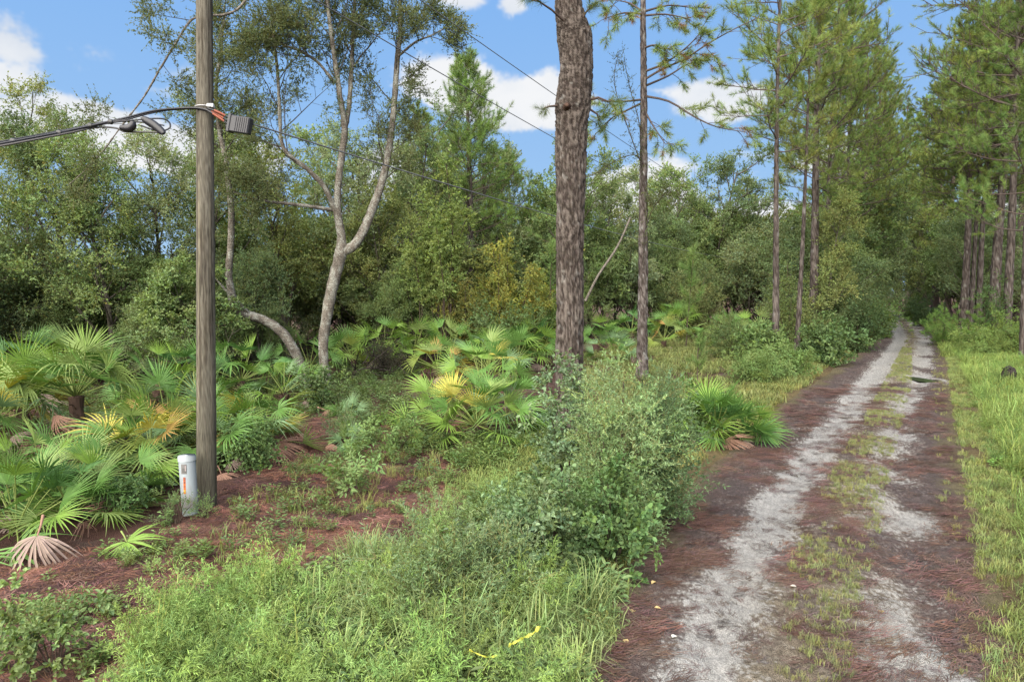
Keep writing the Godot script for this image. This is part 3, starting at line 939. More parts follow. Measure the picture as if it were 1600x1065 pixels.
	for w in [PackedVector3Array([Vector3(4.591, 5.920, -24.400), Vector3(4.481, 7.681, -24.300), Vector3(3.903, 7.771, -24.200), Vector3(3.211, 7.363, -24.000), Vector3(2.542, 6.605, -23.900)]), PackedVector3Array([Vector3(4.582, 6.589, -24.400), Vector3(4.466, 8.779, -24.300), Vector3(4.097, 10.058, -24.200), Vector3(3.847, 11.103, -24.100)]), PackedVector3Array([Vector3(4.573, 7.460, -24.300), Vector3(4.117, 8.537, -24.200), Vector3(3.527, 10.245, -24.100), Vector3(3.676, 11.283, -24.000)]), PackedVector3Array([Vector3(4.624, 7.018, -24.300), Vector3(4.931, 6.118, -24.200), Vector3(5.235, 6.766, -24.100)]), PackedVector3Array([Vector3(4.668, 3.891, -24.300), Vector3(4.717, 5.452, -24.200), Vector3(5.328, 6.532, -24.000), Vector3(5.535, 6.081, -23.900)])]:
		for k in w.size(): w[k] -= foot
		var sm := smooth(w, 4)
		v.limbs.tube(sm, taper(sm.size(), 0.02, 0.008), 4, Color(0.09, 0.075, 0.06))
		put_sprays(v, sm, 0.15, 15, 0.85, Color(0.10, 0.12, 0.05), 0.3)
	var vine := stand("climbing_vine", foot, "thin leafy vine climbing the slim dark pine", "vine")
	raise_plant(v, vine, S.oak[0], M.leaf, M.bark, "leaves")

	var rows := [
		["pine_tree", Vector3(11.124, 0.000, -28.800), 19.94, 0.30, 0.44, 2.8, 26, "straight pine nearest the lane on its left, first of the roadside row"],
		["pine_tree", Vector3(13.196, 0.000, -31.500), 17.71, 0.24, 0.46, 2.4, 22, "thin pine second in the roadside row left of the lane"],
		["pine_tree", Vector3(15.813, 0.000, -36.000), 23.22, 0.51, 0.36, 4.2, 54, "stout dark pine third in the roadside row left of the lane"],
		["pine_tree", Vector3(19.798, 0.000, -43.000), 23.05, 0.40, 0.32, 4.0, 50, "leaning pine just past the stout dark one, left of the lane"],
		["pine_tree", Vector3(22.382, 0.000, -46.000), 22.43, 0.43, 0.30, 4.2, 50, "full-crowned pine over the dark roadside thicket left of the lane"],
		["pine_tree", Vector3(28.485, 0.000, -56.000), 24.17, 0.52, 0.28, 4.4, 50, "bushy pine beyond the roadside thicket, left of the lane"],
		["pine_tree", Vector3(34.790, 0.000, -66.000), 25.31, 0.62, 0.28, 4.6, 48, "farther pine with a pointed crown left of the lane"],
		["pine_tree", Vector3(44.561, 0.000, -84.000), 28.38, 0.79, 0.25, 5.0, 46, "far pine left of the lane where it bends away"],
		["pine_tree", Vector3(30.017, 0.000, -64.000), 28.31, 0.60, 0.3, 4.6, 46, "tall pine set back behind the roadside row left of the lane"],
		["pine_tree", Vector3(26.580, 0.000, -36.800), 24.62, 0.48, 0.36, 6.0, 56, "dark pine with long boughs reaching over the lane from the right"],
		["pine_tree", Vector3(21.800, 0.000, -29.000), 21.54, 0.35, 0.36, 4.4, 48, "pine at the right edge of the view beside the tall grass"],
		["pine_tree", Vector3(29.760, 0.000, -42.000), 22.59, 0.67, 0.34, 4.6, 52, "thick dark pine behind the long-boughed one right of the lane"],
		["pine_tree", Vector3(30.860, 0.000, -45.000), 21.22, 0.42, 0.34, 4.6, 48, "slender pine between two thick trunks right of the lane"],
		["pine_tree", Vector3(29.061, 0.000, -44.000), 20.43, 0.54, 0.34, 4.4, 50, "grey-barked pine nearest the bend on the right of the lane"],
		["pine_tree", Vector3(31.518, 0.000, -47.000), 20.79, 0.35, 0.32, 4.6, 46, "pine close behind the grey-barked one right of the lane"],
		["pine_tree", Vector3(48.593, 0.000, -76.000), 26.99, 0.71, 0.28, 5.0, 46, "pine over the roadside scrub on the right, well down the lane"],
		["pine_tree", Vector3(53.195, 0.000, -86.000), 28.60, 0.89, 0.25, 5.4, 46, "far pine on the right where the lane narrows"],
		["pine_tree", Vector3(58.395, 0.000, -98.000), 30.40, 1.01, 0.22, 5.6, 46, "far pine rising over the end of the lane on the right"],
		["pine_tree", Vector3(66.748, 0.000, -118.000), 34.39, 1.33, 0.18, 6.4, 46, "farthest pine closing the end of the lane"],
		["pine_tree", Vector3(60.423, 0.000, -112.000), 32.30, 1.26, 0.18, 6.4, 44, "farthest pine on the left of the lane's end"],
		["pine_tree", Vector3(44.473, 0.000, -60.000), 28.84, 0.67, 0.3, 5.0, 46, "pine deep behind the right verge at the edge of the view"],
		["pine_tree", Vector3(36.295, 0.000, -46.000), 24.44, 0.56, 0.3, 5.0, 40, "pine beyond the right edge of the verge"],
		["pine_tree", Vector3(52.726, 0.000, -76.000), 30.36, 0.78, 0.25, 5.2, 44, "distant pine in the stand right of the lane"],
		["pine_tree", Vector3(25.925, 0.000, -72.000), 10.43, 0.54, 0.35, 3.2, 34, "small distant pine against the low sky left of the roadside row"],
		["pine_tree", Vector3(32.096, 0.000, -80.000), 9.26, 0.60, 0.3, 3.4, 34, "smallest distant pine seen between the roadside trunks"],
		["pine_tree", Vector3(-2.444, 0.000, -40.000), 16.28, 0.60, 0.34, 3.3, 64, "tall dense pine rising above the forest left of the thick trunk"],
		["pine_tree", Vector3(-6.049, 0.000, -46.000), 15.09, 0.60, 0.3, 3.4, 50, "dark pine just left of the tallest one in the forest"],
		["pine_tree", Vector3(-4.882, 0.000, -52.000), 14.55, 0.58, 0.3, 3.4, 44, "low dark pine in the shade of the tallest forest pine"],
		["pine_tree", Vector3(0.000, 0.000, -46.000), 11.98, 0.52, 0.3, 3.2, 40, "round-topped pine at the edge of the sky left of the thick trunk"],
	]
	var k := 0
	for a in rows:
		var f: float = -a[1].z
		var far := f > 54.0
		var mid := f > 26.0
		var col := green
		if a[2] < 0.0: col = green
		var tone := 1.0 + 0.12 * sin(k * 2.3)
		col = Color(green.r * tone * (1.0 + 0.12 * sin(k * 1.7)), green.g * tone, green.b * tone)
		var set: Array = S.tuft_far if far else S.tuft_mid
		if far == false and f > 40.0: set = S.tuft_far
		var size := 1.2
		if f > 40.0 and f <= 54.0: size = 0.85
		if far: size = 1.0 + (f - 54.0) * 0.008
		var o2 := pine_tree(a[0], a[1], a[2], a[3] * 0.5, a[4] + (0.08 if a[1].x > 24.0 and f < 62.0 else (-0.1 if a[5] > 4.3 else 0.0)), a[5], int(a[6] * 1.35), set[k % 2], size, col, 500 + k, Vector3(rf(-0.4, 0.4), 0, rf(-0.4, 0.4)))
		tag(o2, a[7], "tree", "pines along the lane and in the forest")
		k += 1

# ---------------------------------------------------------------- the two oaks in the clearing
func limb(o: Node3D, t: Growth, foot: Vector3, w: PackedVector3Array, r: PackedFloat32Array, called := "limb", lichen := 0.7) -> PackedVector3Array:
	for k in w.size(): w[k] -= foot
	var p := smooth(w, 10)
	var s := Shape.new()
	for k in r.size(): r[k] *= 0.84
	s.tube(p, resampled(r, p.size()), 20, Color(0.26, 0.24, 0.22), 0.2, grain)
	for k in s.v.size():
		var q := s.v[k]
		var a := grain.get_noise_3dv(q * 2.6)
		var b := grain.get_noise_3dv(q * 9.0)
		var c := Color(0.26, 0.235, 0.21).lerp(Color(0.11, 0.095, 0.085), clampf(0.4 + b * 1.4, 0.0, 1.0))
		c = c.lerp(Color(0.46, 0.47, 0.44), smoothstep(0.05, 0.3, a + b * 0.9) * lichen)
		s.c[k] = c
		s.v[k] += s.n[k] * b * 0.02
	part(called, s.mesh(), M.lichen_bark, o)
	return p

func build_oaks() -> void:
	rng.seed = 620
	var foot := Vector3(-5.869, 0.000, -21.651)
	var o := stand("oak_tree", foot, "grey lichened oak that forks low into two tall leaning stems", "tree")
	var t := Growth.new()
	var opt := broad_options(1.15, Color(0.135, 0.165, 0.08), Color(0.12, 0.105, 0.09))
	opt.kids = 4; opt.per = 5
	var trunk := PackedVector3Array([Vector3(-5.911, -0.125, -21.800), Vector3(-6.020, 0.641, -21.800), Vector3(-6.044, 1.465, -21.800), Vector3(-5.903, 2.387, -21.800), Vector3(-5.680, 3.405, -21.800), Vector3(-5.440, 4.254, -21.800), Vector3(-5.393, 4.617, -21.800)])
	limb(o, t, foot, trunk, PackedFloat32Array([0.21, 0.175, 0.18, 0.2, 0.215, 0.235, 0.2]), "trunk")
	var p := limb(o, t, foot, PackedVector3Array([Vector3(-5.418, 4.375, -21.800), Vector3(-5.409, 4.858, -21.800), Vector3(-5.491, 5.608, -21.700), Vector3(-5.431, 6.386, -21.600), Vector3(-5.269, 7.348, -21.500), Vector3(-5.152, 8.101, -21.400), Vector3(-5.223, 9.006, -21.200), Vector3(-5.316, 9.919, -21.100), Vector3(-5.407, 10.817, -21.000), Vector3(-5.477, 11.701, -20.900), Vector3(-5.516, 13.112, -20.800)]), PackedFloat32Array([0.2, 0.16, 0.145, 0.13, 0.12, 0.11, 0.095, 0.085, 0.075, 0.06, 0.03]))
	sprout(t, p, 0.62, 12, 2.1, 0.03, 2, opt)
	p = limb(o, t, foot, PackedVector3Array([Vector3(-5.173, 8.005, -21.400), Vector3(-5.026, 8.801, -21.500), Vector3(-4.949, 10.081, -21.600), Vector3(-4.893, 11.266, -21.700), Vector3(-4.863, 12.071, -21.800), Vector3(-4.806, 13.498, -22.000)]), PackedFloat32Array([0.1, 0.085, 0.075, 0.06, 0.05, 0.03]))
	sprout(t, p, 0.3, 12, 1.9, 0.028, 2, opt)
	p = limb(o, t, foot, PackedVector3Array([Vector3(-5.357, 4.355, -21.800), Vector3(-5.009, 4.556, -21.800), Vector3(-4.740, 4.987, -21.900), Vector3(-4.486, 5.642, -22.000), Vector3(-4.252, 6.301, -22.100), Vector3(-4.056, 7.043, -22.200), Vector3(-3.897, 8.010, -22.300), Vector3(-3.777, 9.140, -22.400), Vector3(-3.697, 10.372, -22.500), Vector3(-3.596, 11.605, -22.600), Vector3(-3.650, 13.632, -22.700)]), PackedFloat32Array([0.2, 0.18, 0.165, 0.155, 0.15, 0.135, 0.12, 0.11, 0.1, 0.08, 0.04]))
	sprout(t, p, 0.42, 15, 1.8, 0.03, 2, opt)
	p = limb(o, t, foot, PackedVector3Array([Vector3(-5.513, 5.508, -21.700), Vector3(-5.778, 6.258, -21.400), Vector3(-6.193, 6.771, -21.100), Vector3(-6.627, 7.116, -20.900), Vector3(-6.891, 7.548, -20.800), Vector3(-6.905, 8.682, -20.700), Vector3(-6.920, 9.758, -20.600), Vector3(-6.989, 10.815, -20.500), Vector3(-7.048, 12.209, -20.400)]), PackedFloat32Array([0.1, 0.09, 0.085, 0.075, 0.065, 0.055, 0.05, 0.04, 0.02]))
	sprout(t, p, 0.3, 13, 2.1, 0.028, 2, opt)
	p = limb(o, t, foot, PackedVector3Array([Vector3(-5.631, 5.647, -21.700), Vector3(-6.245, 5.705, -21.200), Vector3(-6.935, 5.751, -20.800), Vector3(-7.517, 5.794, -20.400), Vector3(-8.048, 5.960, -20.000)]), PackedFloat32Array([0.075, 0.065, 0.055, 0.04, 0.02]))
	sprout(t, p, 0.4, 8, 1.5, 0.022, 2, opt)
	p = limb(o, t, foot, PackedVector3Array([Vector3(-5.346, 9.356, -21.100), Vector3(-5.780, 9.892, -20.900), Vector3(-6.227, 10.158, -20.700), Vector3(-6.607, 10.270, -20.600), Vector3(-7.057, 10.417, -20.400)]), PackedFloat32Array([0.06, 0.05, 0.045, 0.035, 0.02]))
	sprout(t, p, 0.3, 9, 1.6, 0.022, 2, opt)
	p = limb(o, t, foot, PackedVector3Array([Vector3(-3.694, 10.572, -22.500), Vector3(-3.087, 10.980, -22.300), Vector3(-2.575, 11.105, -22.100), Vector3(-2.041, 11.340, -22.000)]), PackedFloat32Array([0.05, 0.04, 0.03, 0.015]))
	sprout(t, p, 0.35, 6, 1.1, 0.018, 2, opt)
	p = limb(o, t, foot, PackedVector3Array([Vector3(-6.980, 11.176, -20.500), Vector3(-7.095, 11.856, -20.000), Vector3(-7.209, 11.330, -19.500), Vector3(-7.458, 10.782, -19.200), Vector3(-7.782, 10.535, -19.000), Vector3(-8.196, 10.440, -18.800), Vector3(-8.520, 10.198, -18.600), Vector3(-8.886, 9.471, -18.400), Vector3(-9.176, 8.820, -18.200), Vector3(-9.531, 8.143, -18.100), Vector3(-10.087, 7.371, -18.000), Vector3(-10.552, 6.701, -17.900), Vector3(-11.008, 6.164, -17.800), Vector3(-11.372, 5.793, -17.700)]), PackedFloat32Array([0.05, 0.045, 0.04, 0.038, 0.036, 0.034, 0.032, 0.03, 0.028, 0.025, 0.022, 0.018, 0.014, 0.008]), "limb", 0.1)
	var few := opt.duplicate()
	few.kids = 3
	sprout(t, p, 0.26, 7, 1.1, 0.016, 2, few)
	put_sprays(t, p, 0.35, 5, 0.7, opt.col, 0.2)
	raise_plant(t, o, S.oak[0], M.leaf, M.bark)

	rng.seed = 640
	foot = Vector3(-6.564, 0.000, -21.651)
	o = stand("oak_tree", foot, "oak with a pale trunk that bows over left and then rises straight", "tree")
	t = Growth.new()
	limb(o, t, foot, PackedVector3Array([Vector3(-6.611, -0.125, -21.800), Vector3(-6.760, 0.620, -21.800), Vector3(-6.980, 1.268, -21.700), Vector3(-7.300, 1.806, -21.600), Vector3(-7.762, 2.175, -21.500), Vector3(-8.223, 2.340, -21.400), Vector3(-8.538, 2.523, -21.300), Vector3(-8.704, 2.962, -21.200)]), PackedFloat32Array([0.21, 0.185, 0.18, 0.18, 0.17, 0.165, 0.16, 0.15]), "trunk")
	p = limb(o, t, foot, PackedVector3Array([Vector3(-8.667, 2.843, -21.200), Vector3(-8.764, 3.593, -21.200), Vector3(-8.675, 4.575, -21.200), Vector3(-8.626, 5.550, -21.200), Vector3(-8.737, 6.534, -21.300), Vector3(-8.872, 7.328, -21.400), Vector3(-9.048, 8.125, -21.500), Vector3(-9.153, 9.311, -21.600), Vector3(-9.001, 10.499, -21.700), Vector3(-8.902, 11.880, -21.800)]), PackedFloat32Array([0.15, 0.12, 0.115, 0.11, 0.1, 0.09, 0.075, 0.06, 0.05, 0.03]))
	sprout(t, p, 0.5, 17, 2.0, 0.028, 2, opt)
	p = limb(o, t, foot, PackedVector3Array([Vector3(-8.182, 2.340, -21.400), Vector3(-8.449, 2.806, -21.000), Vector3(-8.755, 3.292, -20.600), Vector3(-8.938, 3.667, -20.300)]), PackedFloat32Array([0.06, 0.05, 0.035, 0.02]))
	p = limb(o, t, foot, PackedVector3Array([Vector3(-8.616, 2.603, -21.300), Vector3(-8.858, 2.731, -20.800), Vector3(-9.125, 2.776, -20.400)]), PackedFloat32Array([0.04, 0.03, 0.015]))
	sprout(t, p, 0.4, 3, 0.7, 0.012, 1, opt)
	raise_plant(t, o, S.oak[1], M.leaf, M.bark)

# ---------------------------------------------------------------- the forest behind
func build_forest() -> void:
	var grey_green := Color(0.25, 0.31, 0.165)
	var olive := Color(0.24, 0.285, 0.105)
	var dark := Color(0.155, 0.215, 0.10)
	var mid := Color(0.20, 0.275, 0.11)
	# near and middle trees, each shaped for its place: place, height, width, leaf set, leaf size, colour, limbs, lowest limb, label
	var rows := [
		[Vector3(-15.574, 0.000, -21.000), 7.40, 4.72, S.oak_big, 0, 0.75, mid, 17, 0.12, "leafy oak at the left edge of the forest behind the tall palmetto"],
		[Vector3(-14.980, 0.000, -23.000), 8.99, 4.96, S.oak_big, 1, 0.75, dark, 17, 0.12, "dark oak with twiggy top left of the utility pole"],
		[Vector3(-12.777, 0.000, -22.000), 8.14, 4.12, S.oak_big, 0, 0.75, mid, 16, 0.12, "green oak hung with the drooping branch left of the utility pole"],
		[Vector3(-12.686, 0.000, -25.000), 8.60, 4.92, S.oak_big, 1, 0.8, grey_green, 17, 0.12, "grey-green oak just left of the utility pole"],
		[Vector3(-20.907, 0.000, -30.000), 9.16, 7.31, S.oak_big, 1, 0.9, olive, 16, 0.15, "yellowing oak set back at the left of the forest"],
		[Vector3(-12.400, 0.000, -28.000), 8.38, 4.99, S.oak_big, 0, 0.85, mid, 16, 0.12, "oak directly behind the utility pole"],
		[Vector3(-12.200, 0.000, -32.000), 9.57, 6.00, S.oak_big, 1, 0.9, grey_green, 16, 0.12, "grey-green oak behind the bowed oak"],
		[Vector3(-9.888, 0.000, -30.000), 7.80, 5.06, S.oak_big, 0, 0.85, olive, 16, 0.1, "olive oak between the bowed oak and the forked oak"],
		[Vector3(-7.678, 0.000, -34.000), 9.35, 7.01, S.oak_big, 1, 0.95, grey_green, 17, 0.1, "grey-green oak behind the fork of the two-stemmed oak"],
		[Vector3(-5.756, 0.000, -36.000), 11.03, 6.75, S.oak_big, 0, 0.95, dark, 16, 0.12, "dark oak behind the right stem of the forked oak"],
		[Vector3(-6.522, 0.000, -33.000), 6.31, 5.26, S.oak_big, 1, 0.8, olive, 16, 0.12, "low feathery oak right of the forked oak's trunk"],
		[Vector3(-1.033, 0.000, -44.000), 10.59, 8.25, S.oak_far, 0, 0.8, grey_green, 15, 0.12, "broad grey-green oak below the round-topped pine"],
		[Vector3(1.776, 0.000, -42.000), 11.21, 6.69, S.oak_far, 1, 0.75, mid, 15, 0.12, "oak with a feathered top just left of the thick pine"],
		[Vector3(6.536, 0.000, -48.000), 9.53, 8.55, S.oak_far, 0, 0.8, grey_green, 15, 0.1, "grey oak seen between the thick pine and the slim pine"],
		[Vector3(12.165, 0.000, -54.000), 11.56, 9.11, S.oak_far, 1, 0.85, mid, 15, 0.1, "tallest oak right of the slim pine"],
		[Vector3(15.767, 0.000, -56.000), 13.05, 7.87, S.oak_far, 0, 0.85, dark, 15, 0.1, "oak with an upright crown right of the slim pine against the sky"],
		[Vector3(19.776, 0.000, -62.000), 10.83, 8.13, S.oak_far, 1, 0.9, grey_green, 14, 0.08, "rounded grey-green oak stepping down towards the low sky"],
		[Vector3(11.259, 0.000, -60.000), 10.03, 11.25, S.oak_far, 1, 0.9, olive, 14, 0.1, "far oak behind the slim pine's lower trunk"],
		[Vector3(23.028, 0.000, -66.000), 8.18, 6.19, S.oak_far, 0, 0.9, dark, 13, 0.05, "last dark oak before the gap of low sky"],
		[Vector3(4.204, 0.000, -56.000), 11.11, 9.45, S.oak_far, 1, 0.9, mid, 14, 0.1, "oak hidden behind the thick pine's trunk"],
		[Vector3(-3.756, 0.000, -50.000), 10.25, 9.37, S.oak_far, 0, 0.9, grey_green, 14, 0.1, "grey oak behind the bright sapling"],
		[Vector3(-10.719, 0.000, -38.000), 9.92, 7.84, S.oak_far, 1, 0.75, mid, 15, 0.1, "far oak filling the view behind the forked oak"],
		[Vector3(-19.701, 0.000, -24.000), 8.92, 5.85, S.oak_big, 0, 0.8, olive, 15, 0.12, "oak just beyond the left edge of the view"],
		[Vector3(60.208, 0.000, -104.000), 22.70, 14.62, S.oak_far, 0, 1.3, mid, 14, 0.05, "dark broadleaf tree closing the end of the lane"],
		[Vector3(49.569, 0.000, -92.000), 18.77, 11.21, S.oak_far, 1, 1.2, mid, 14, 0.05, "broadleaf tree on the left where the lane disappears"],
		[Vector3(48.894, 0.000, -80.000), 14.54, 9.00, S.oak_far, 0, 1.1, olive, 14, 0.05, "yellow-green tree on the right where the lane narrows"],
		[Vector3(25.873, 0.000, -52.000), 10.54, 5.36, S.oak_far, 1, 0.8, olive, 14, 0.06, "vine-hung tree among the pines left of the lane"],
		[Vector3(16.592, 0.000, -36.000), 7.26, 3.04, S.oak_big, 1, 0.8, olive, 14, 0.06, "slender yellowish tree between the roadside pines"],
		[Vector3(44.880, 0.000, -66.000), 10.73, 6.80, S.oak_far, 0, 0.9, olive, 14, 0.06, "green tree filling the gap between the right-hand trunks"],
		[Vector3(46.066, 0.000, -62.000), 10.26, 6.97, S.oak_far, 1, 0.9, mid, 14, 0.06, "leafy tree behind the right verge below the pine boughs"],
	]
	var k := 0
	for a in rows:
		var set: Array = a[3]
		var o := broad_tree("oak_tree", a[0], a[1] * (1.0 if a[0].z > -27.0 else 1.16), maxf(a[2], 2.5), set[a[4]], a[5] * 1.15, a[6], a[7], a[8], 700 + k)
		tag(o, a[9], "tree", "broadleaf trees of the forest")
		k += 1
	# the lower storey: bushy plants copied from a few grown ones
	var grown := []
	for j in 6:
		var o := broad_tree("understory_shrub", Vector3(0, 0, -30 - j), 3.4 + 0.3 * j, 4.4, [S.oak_big[0], S.oak_big[1], S.round[0]][j % 3], [0.8, 0.8, 1.5][j % 3], [dark, mid, olive, grey_green, dark, mid][j], 16, 0.04, 760 + j)
		grown.append(o)
	rng.seed = 780
	var bands := [
		[-150, 300, 19.5, 34.0, 26, "thicket left of the utility pole", ["at the far left of the forest", "behind the tallest palmetto", "under the drooping branch", "just left of the utility pole"]],
		[330, 640, 25.0, 42.0, 26, "thicket behind the two oaks", ["just right of the utility pole", "behind the bowed oak", "between the two oaks", "behind the forked oak", "right of the forked oak"]],
		[640, 900, 40.0, 56.0, 22, "thicket left of the thick pine", ["below the bright sapling", "below the tallest forest pine", "by the yellow-green bush", "behind the thick pine"]],
		[915, 1190, 46.0, 66.0, 24, "thicket right of the thick pine", ["between the thick and slim pines", "behind the slim pine", "right of the slim pine", "by the round olive bush", "left of the low sky"]],
		[1270, 1372, 38.0, 90.0, 22, "thicket under the pines left of the lane", ["behind the stout roadside pine", "under the roadside pines", "where the left verge narrows"]],
		[1490, 1680, 54.0, 84.0, 22, "thicket under the pines right of the lane", ["below the grey-barked pine", "behind the thick right-hand pine", "behind the tall grass", "at the right edge of the forest"]],
		[1180, 1270, 44.0, 78.0, 10, "thicket below the low sky", ["below the low sky", "behind the first roadside pines"]],
		[1395, 1480, 84.0, 124.0, 12, "thicket at the far end of the lane", ["at the lane's far end", "right of the lane's far end"]],
	]
	var told := {}
	var looks := ["dark", "mid-green", "olive", "grey-green", "deep green", "fresh green"]
	for b in bands:
		for j in b[4]:
			var f: float = lerpf(b[2], b[3], rng.randf())
			var share: float = (j + rng.randf()) / float(b[4])
			var px: float = (lerpf(b[0], b[1], share) - 800.0) / 1067.0 * f
			var which := rng.randi() % 6
			var size: float = rf(0.7, 1.25) * clampf(f / 34.0, 0.75, 1.7)
			var turn := rf(0, TAU)
			if road_share(px, -f) > -1.6:
				continue
			var spots: Array = b[6]
			var deep: String = " near the front" if f < lerpf(b[2], b[3], 0.4) else (" farther back" if f > lerpf(b[2], b[3], 0.7) else " midway back")
			var o := copy_of(grown[which], Vector3(px, 0, -f), turn, size)
			var said: String = ("large " if size > 1.15 else ("small " if size < 0.85 else "")) + looks[which] + " shrub " + spots[mini(int(share * spots.size()), spots.size() - 1)] + deep
			if told.has(said) and told[said] != null:
				tag(told[said], said + ", left-hand one")
				tag(o, said + ", right-hand one", "shrub", b[5])
				told[said] = null
			else:
				tag(o, said, "shrub", b[5])
				told[said] = o
	for j in grown.size():
		var o: Node3D = grown[j]
		o.position = on_ground(Vector3(-15.5 - 2.2 * j, 0, -19.0 - 2.0 * j))
		tag(o, looks[j] + " shrub in the row at the shaded far left of the thicket", "shrub", "thicket left of the utility pole")

# ---------------------------------------------------------------- the utility pole, its cables and the marker post
func wire(w: PackedVector3Array, r: float, col: Color, sides := 6, detail := 6) -> ArrayMesh:
	var p := smooth(w, detail)
	var s := Shape.new()
	s.tube(p, taper(p.size(), r, r), sides, col)
	return s.mesh()

func sag(a: Vector3, b: Vector3, drop: float, n := 24) -> PackedVector3Array:
	var p := PackedVector3Array()
	for k in n + 1:
		var g := float(k) / n
		p.append(a.lerp(b, g) - Vector3(0, drop * 4.0 * g * (1.0 - g), 0))
	return p

func box(s: Shape, at: Transform3D, size: Vector3, bevel: float, col: Color) -> void:
	# a box with chamfered edges
	var h := size * 0.5
	var pts := {}
	for sx in [-1, 1]:
		for sy in [-1, 1]:
			for sz in [-1, 1]:
				for a in 3:
					var q := Vector3(sx * h.x, sy * h.y, sz * h.z)
					for e in 3:
						if e != a: q[e] -= signf(q[e]) * bevel
					pts[[sx, sy, sz, a]] = at * q
	for a in 3:
		var b := (a + 1) % 3
		var c2 := (a + 2) % 3
		for sa in [-1, 1]:
			var q := []
			for uv in [[-1, -1], [1, -1], [1, 1], [-1, 1]]:
				var g := [0, 0, 0]
				g[a] = sa; g[b] = uv[0]; g[c2] = uv[1]
				q.append(pts[[g[0], g[1], g[2], a]])
			if sa < 0: q.reverse()
			s.face(q[0], q[2], q[1], col); s.face(q[0], q[3], q[2], col)
		for sb in [-1, 1]:
			for sc in [-1, 1]:
				var e := []
				for sa in [-1, 1]:
					var g := [0, 0, 0]
					g[a] = sa; g[b] = sb; g[c2] = sc
					e.append(pts[[g[0], g[1], g[2], b]]); e.append(pts[[g[0], g[1], g[2], c2]])
				s.face(e[0], e[1], e[3], col); s.face(e[0], e[3], e[2], col)
	for sx in [-1, 1]:
		for sy in [-1, 1]:
			for sz in [-1, 1]:
				s.face(pts[[sx, sy, sz, 0]], pts[[sx, sy, sz, 1]], pts[[sx, sy, sz, 2]], col)

